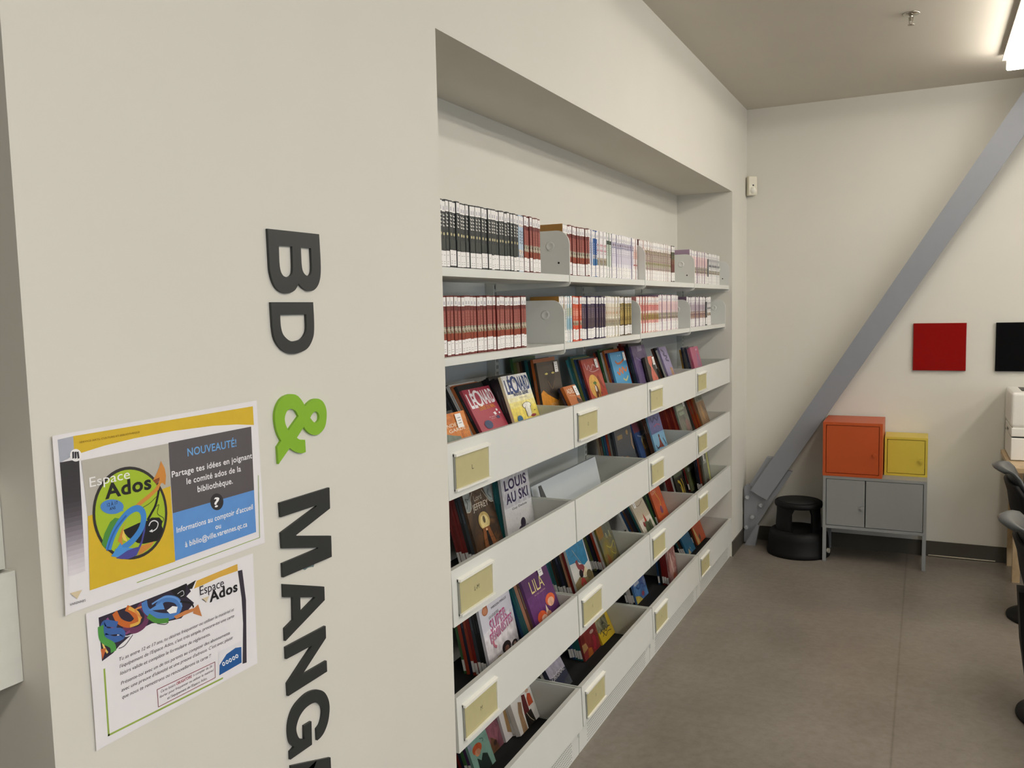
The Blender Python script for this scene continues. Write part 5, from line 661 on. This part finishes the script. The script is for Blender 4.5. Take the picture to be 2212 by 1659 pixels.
for key, (desc, base, items, stk, behind) in COVERS.items():
    r, k, x, th, y, w_, h = BK[key][:7]; wn = BK[key][7:]; ymax = J(k + 1) - (0.016 if k == 3 else 0.014)
    y = max(y, J(k) + 0.0145)
    ymax = min(ymax, {'leoR': 0.703, 'red4': 1.658, 'lilac': 9}.get(key, 9))
    if key == 'coral': x, y = -0.093, y - 0.03
    tB = 0.0118; zb = ROWS[r][3] + 0.0095
    if key in ('adele', 'coral'): tF = 0.014
    elif key in ('front41', 'navyO'): tF = 0.02
    else: tF = 0.0105
    w_ = min(w_, ymax - y)
    M = lean_matrix(x, y, zb + tF * math.sin(th), th)
    album('%s, %s, %s' % (desc, ROW[r], BAYS[k]), M, w_, h, tF, base(), items, None, 'albums facing out of the bins', stk, None, win=wn)
    xx = x - (tF + 0.0008) / math.cos(th); cnt = {}
    for i, c in enumerate(behind):
        hx, nm = CN[c]
        tt = tB * random.uniform(0.85, 1.08); hh = h * random.uniform(0.93, 1.0)
        if key in ('leoR', 'wolf', 'dragon', 'blue', 'purple') : hh = h * random.uniform(1.0, 1.07)
        if xx - hh * math.sin(th) - tt < -0.344: break
        ww = min(w_, ymax - 0.012 - y) - random.uniform(0.003, 0.006)
        lab = '%s spined album, %s behind the %s, %s, %s' % (nm, ORD[i], desc.split(' with ')[0].split(',')[0], ROW[r].replace(' bin', ''), BAYS[k])
        album(lab, lean_matrix(xx, y + random.uniform(-0.0015, 0.003), zb + tt * math.sin(th), th), ww, hh, tt, hx, (), None, 'albums stacked behind the facing covers', None, {'k': '4a4c50', 'w': 'a8a6ac', 'r': '8a3a32', 'R': 'b0604a', 't': '3f7f80', 'b': '4a6c90', 'n': '5a5e74', 's': '6a6e74'}.get(c, '8f8a7c'))
        xx -= (tt + 0.0008) / math.cos(th)
album('mauve pink cover behind the sea green one, bottom bin row, first bay', lean_matrix(-0.205, 0.583, ROWS[3][3] + 0.0125, 0.30), 0.105, 0.28, 0.011, mott('84505c', '9c6270', '6c4450', '7a5a4c', s=9), [('p', [(.1, .0), (.7, .0), (.6, .12), (.3, .2)], '6a4a34'), ('e', .5, .1, .12, .03, '3a2a28')], None, 'albums facing out of the bins')
album('narrow white cover with a tan figure, bottom bin row, first bay', lean_matrix(-0.196, 0.690, ROWS[3][3] + 0.0155, 0.30), 0.053, 0.27, 0.019, 'd9d7da', [('p', [(.5, .1), (1, .05), (1, .6), (.7, .5)], '9a7a50')], None, 'albums facing out of the bins')
t = thing('bookend', 'small dark grey triangular bookend before the sloped plate, second bay', 'bookend', M=lean_matrix(-0.126, J(1) + 0.0145, ROWS[1][3] + 0.010, 0.22))
MB().prism([(0, 0), (0.105, 0), (0.02, 0.19), (0, 0.19)], 'x', 0.0, 0.003, mat('3f4143', 0.4)).build('plate', t)
plabel(MB().prism([(0.012, 0.075), (0.03, 0.07), (0.034, 0.10), (0.016, 0.11)], 'x', 0.0031, 0.0036, mat('d5d4d2', 0.5)).build('sticker', t), 'white sticker')
# ---------------------------------------------------------------- steel brace in the corner
GREY = mat('8b8e95', 0.45, var=0.02, scale=12); BOLT = mat('b2b5ba', 0.3)
t = thing('steel_brace', 'grey painted diagonal steel brace rising from the corner to the ceiling', 'brace', (0.1, 4.05, 0))
O = Vector((0.1, 4.05, 0))
def px_(pts): return [(p[0] - O.x, p[1]) for p in pts]
m = MB(); top = ZC - 0.003
xl = 0.062 + (top - 0.386) / 1.5995; xr = 0.170 + (top - 0.326) / 1.5755
m.prism(px_([(0.062, 0.386), (0.170, 0.326), (xr, top), (xl, top)]), 'y', -0.05, 0.05, GREY).build('tube', t)
MB().prism(px_([(0.049, 0.417), (0.11, 0.386), (0.25, 0.612), (0.167, 0.622)]), 'y', -0.022, 0.03, GREY).build('splice_plate', t)
MB().prism(px_([(0.012, 0.02), (0.022, 0.02), (0.190, 0.300), (0.328, 0.520), (0.30, 0.535), (0.16, 0.42), (0.03, 0.42), (0.012, 0.40)]), 'y', -0.012, 0.012, GREY).build('gusset_plate', t)
MB().prism(px_([(0.010, 0.012), (0.030, 0.008), (0.192, 0.292), (0.334, 0.527), (0.312, 0.535), (0.168, 0.303)]), 'y', -0.020, 0.020, GREY).build('edge_plate', t)
MB().prism(px_([(0.024, 0.0), (0.098, 0.0), (0.122, 0.140), (0.104, 0.146)]), 'y', -0.060, -0.022, GREY).build('foot_plate', t)
for x, z in ((0.036, 0.331), (0.127, 0.28), (0.070, 0.193), (0.030, 0.115)):
    b = MB(); p = Vector((x - O.x, -0.012, z))
    b.cyl(p, p + Vector((0, -0.004, 0)), 0.019, GREY, 20); b.cyl(p + Vector((0, -0.004, 0)), p + Vector((0, -0.020, 0)), 0.014, BOLT, 6, smooth=False); b.cyl(p + Vector((0, -0.020, 0)), p + Vector((0, -0.030, 0)), 0.008, BOLT, 12)
    b.build('bolt', t)

# ---------------------------------------------------------------- black step stool
t = thing('step_stool', 'round black plastic step stool on the floor beside the grey cabinet', 'step stool', (0.388, 3.945, 0))
MB().lathe([(0.0001, 0.006), (0.194, 0.006), (0.201, 0.0), (0.204, 0.012), (0.202, 0.03), (0.196, 0.038), (0.193, 0.11), (0.188, 0.140), (0.176, 0.158), (0.16, 0.166), (0.145, 0.166), (0.14, 0.160), (0.0001, 0.160)], BLACKP, n=56).build('base', t)
MB().lathe([(0.0001, 0.318), (0.138, 0.318), (0.150, 0.322), (0.154, 0.335), (0.152, 0.350), (0.144, 0.357), (0.12, 0.355), (0.0001, 0.358)], BLACKP, n=48).build('step_top', t)
for a0, a1 in ((134, 262), (-46, 46)):
    l = MB(); n = 14; vs = []
    for i in range(n + 1):
        f = i / n
        for z, sp in ((0.160, 0.0), (0.20, 0.03), (0.28, 0.03), (0.318, -0.04)):
            a = math.radians(a0 + (a1 - a0) * (sp + f * (1 - 2 * sp)))
            for rr in (0.145 - (0.006 if z > 0.25 else 0), 0.122):
                vs.append((rr * math.cos(a), rr * math.sin(a), z))
    fs = []
    for i in range(n):
        o, q = i * 8, (i + 1) * 8
        for j in range(3):
            fs += [(o + 2 * j, q + 2 * j, q + 2 * j + 2, o + 2 * j + 2), (o + 2 * j + 1, o + 2 * j + 3, q + 2 * j + 3, q + 2 * j + 1)]
    for o in (0, n * 8):
        for j in range(3): fs.append((o + 2 * j, o + 2 * j + 1, o + 2 * j + 3, o + 2 * j + 2))
    l.add(vs, fs, BLACKP, False).build('leg', t)
MB().lathe([(0.0001, 0.3605), (0.128, 0.3605), (0.13, 0.356)], mat('151516', 0.7, var=0.3, scale=160, bump=0.2), n=40).build('tread', t)
plabel(MB().cyl((0.182, -0.045, 0.045), (0.203, -0.05, 0.045), 0.016, mat('b9b6a8', 0.6), 14).build('caster', t), 'pale rubber caster')

# ---------------------------------------------------------------- metal cabinets
def metal_box(t, x0, x1, y0, y1, z0, z1, m, doors, knobs, fr=0.018):
    W = x1 - x0; Hh = z1 - z0; Dp = y1 - y0
    b = MB()
    b.prism([(0, 0), (W, 0), (W, Hh), (0, Hh)], 'y', 0, Dp, m, [[(fr, fr), (W - fr, fr), (W - fr, Hh - fr), (fr, Hh - fr)]])
    b.box(fr, W - fr, Dp - 0.006, Dp - 0.0005, fr, Hh - fr, m)
    bo = b.build('body', t)
    for (a, c), kx in zip(doors, knobs):
        d = MB().bbox(a + 0.003, c - 0.003, 0.003, 0.019, fr + 0.003, Hh - fr - 0.003, m, 0.0015).build('door', t)
        if kx is not None:
            k = MB(); kz = fr + (Hh - 2 * fr) * 0.42
            k.cyl((kx, 0.003, kz), (kx, -0.012, kz), 0.005, m, 12); k.cyl((kx, -0.012, kz), (kx, -0.020, kz), 0.012, m, 16)
            k.build('knob', d)
    return bo
GC = mat('8d8f8f', 0.42, var=0.01)
t = thing('storage_cabinet', 'grey two door metal cabinet on slim legs against the end wall', 'cabinet', (0.556, 3.80, 0.222))
metal_box(t, 0.556, 1.160, 3.80, 4.15, 0.222, 0.564, GC, [(0.018, 0.253), (0.253, 0.586)], [0.238, None])
for x in (0, 0.604 - 0.022):
    for y in (0, 0.35 - 0.022): MB().bbox(x, x + 0.022, y, y + 0.022, -0.222, 0.0, GC, 0.0015).build('leg', t)
OR = mat('b94f20', 0.42, var=0.01); YE = mat('cdb744', 0.42, var=0.01)
t = thing('wall_cabinet', 'orange cube cabinet standing on the grey cabinet', 'cabinet', (0.553, 3.798, 0.5645))
metal_box(t, 0.553, 0.905, 3.798, 4.148, 0.5645, 0.912, OR, [(0.018, 0.334)], [0.308])
t = thing('wall_cabinet', 'small yellow cube cabinet beside the orange one', 'cabinet', (0.912, 3.935, 0.5645))
metal_box(t, 0.912, 1.160, 3.935, 4.16, 0.5645, 0.812, YE, [(0.014, 0.234)], [0.212], 0.014)

# ---------------------------------------------------------------- table with printer
WOOD = mottled('table_oak', ['ad9470', 'c0a680', 'cab38f'], 9, 0.4, 4)
t = thing('desk', 'light wood desk under the printer by the end wall', 'desk', (1.572, 3.5, 0))
MB().bbox(0, 1.6, 0, 0.668, 0.702, 0.73, WOOD, 0.003).build('desk_top', t)
for y0, y1 in ((0.258, 0.298), (0.61, 0.65)): MB().box(0.048, 0.088, y0, y1, 0, 0.702, WOOD).build('leg', t)
for y0, y1 in ((0.258, 0.298), (0.61, 0.65)): MB().box(1.5, 1.54, y0, y1, 0, 0.702, WOOD).build('leg', t)
plabel(MB().box(0.095, 0.101, 0.262, 0.646, 0.12, 0.702, mat('cfcabe', 0.5)).build('side_panel', t), 'pale side panel')
PW = mat('e6e3dd', 0.35, var=0.01); PG = mat('d6d2ca', 0.4, var=0.01); PD = mat('26282a', 0.4)
t = thing('printer', 'white laser printer with two paper trays on the wooden desk', 'printer', (1.588, 3.75, 0.7305))
b = MB(); b.bbox(0, 0.40, 0, 0.40, 0.197, 0.40, PW, 0.018, 4); b.bbox(0.012, 0.388, 0.012, 0.388, 0.142, 0.2, PG, 0.004); b.build('body', t)
plabel(MB().bbox(0.06, 0.34, 0.09, 0.34, 0.3985, 0.4012, PD, 0.001).build('output_slot', t), 'black paper output slot')
for z0, z1, hz in ((0.142, 0.193, 0.16), (0.003, 0.134, 0.02)):
    tr = MB().bbox(0.004, 0.396, -0.006, 0.39, z0, z1, PW, 0.006, 3).build('paper_tray', t)
    plabel(MB().box(0.12, 0.28, -0.0068, -0.004, hz + 0.008, hz + 0.022, mat('8f8c88', 0.5)).build('handle_recess', tr), 'grey recessed handle')
plabel(MB().box(0.012, 0.388, 0.004, 0.36, 0.134, 0.142, PD).build('gap', t), 'dark gap between trays')
plabel(MB().box(-0.0008, 0.0, 0.14, 0.22, 0.16, 0.172, PD).build('side_latch', t), 'dark side latch')

# ---------------------------------------------------------------- black chairs at the right-hand desks
LIP = mat('45494c', 0.28, var=0.05)
def chair(cx, cy, label, post=False):
    t = thing('pedestal_chair', label, 'chair', (cx, cy, 0), group='black pedestal chairs')
    MB().lathe([(0.0001, 0.0), (0.195, 0.0), (0.2, 0.006), (0.198, 0.016), (0.17, 0.024), (0.08, 0.034), (0.05, 0.05), (0.045, 0.06), (0.0001, 0.06)], BLACKP, n=48).build('base', t)
    MB().cyl((0, 0, 0.05), (0, 0, 0.40), 0.03, mat('2a2a2c', 0.3, 0.4)).build('column', t)
    MB().bbox(-0.10, 0.10, -0.09, 0.09, 0.395, 0.435, BLACKP, 0.012, 3).build('mechanism', t)
    def shell(prof, thick, name, mt, hw):
        n, k = 14, len(prof); vs = []
        for side in (0, 1):
            for i in range(n + 1):
                f = 2 * i / n - 1
                for j, (x, z, wj) in enumerate(prof):
                    a, b = prof[max(0, j - 1)], prof[min(k - 1, j + 1)]
                    nx, nz = -(b[1] - a[1]), (b[0] - a[0]); d = math.hypot(nx, nz) or 1
                    bow = 0.05 * wj[1] * f * f
                    vs.append((x + bow - side * thick * nx / d, f * hw * wj[0], z + 0.02 * wj[2] * f * f - side * thick * nz / d))
        N = (n + 1) * k; fs = []
        for i in range(n):
            for j in range(k - 1):
                q = i * k + j
                fs += [(q, q + 1, q + k + 1, q + k), (N + q, N + q + k, N + q + k + 1, N + q + 1)]
        for i in range(n):
            for j in (0, k - 1): q = i * k + j; fs.append((q, q + k, N + q + k, N + q))
        for j in range(k - 1):
            for i in (0, n): q = i * k + j; fs.append((q, q + 1, N + q + 1, N + q))
        return MB().add(vs, fs, mt, True).build(name, t)
    shell([(-0.284, 0.806, (.70, .9, -.6)), (-0.262, 0.815, (.80, .9, -.6)), (-0.235, 0.806, (.88, .9, -.5)), (-0.208, 0.772, (.95, .9, -.2)), (-0.190, 0.73, (1, .9, 0)), (-0.178, 0.69, (1, 1, 0))], 0.012, 'back_lip', LIP, 0.20)
    shell([(-0.206, 0.735, (.96, .6, 0)), (-0.190, 0.68, (1, 1, 0)), (-0.178, 0.60, (1, 1.2, 0)), (-0.16, 0.53, (1, 1.2, 0)), (-0.12, 0.475, (1, .8, .6)), (-0.04, 0.452, (1, .2, 1)), (0.10, 0.450, (1, 0, 1)), (0.20, 0.455, (.95, 0, .5)), (0.245, 0.440, (.85, 0, 0))], 0.022, 'seat_shell', BLACKP, 0.21)
    if post: MB().prism([(-0.205, 0.52), (-0.19, 0.30), (-0.165, 0.12), (-0.10, 0.06), (-0.03, 0.06), (-0.03, 0.10), (-0.11, 0.15), (-0.145, 0.32), (-0.15, 0.52)], 'y', -0.05, 0.05, BLACKP).build('back_post', t)
    return t
chair(1.690, 1.93, 'black pedestal chair with curled grey back edge, nearer the camera', True)
chair(1.745, 3.15, 'black pedestal chair with curled grey back edge, nearer the printer')
bpy.data.objects.remove(_to, do_unlink=True)
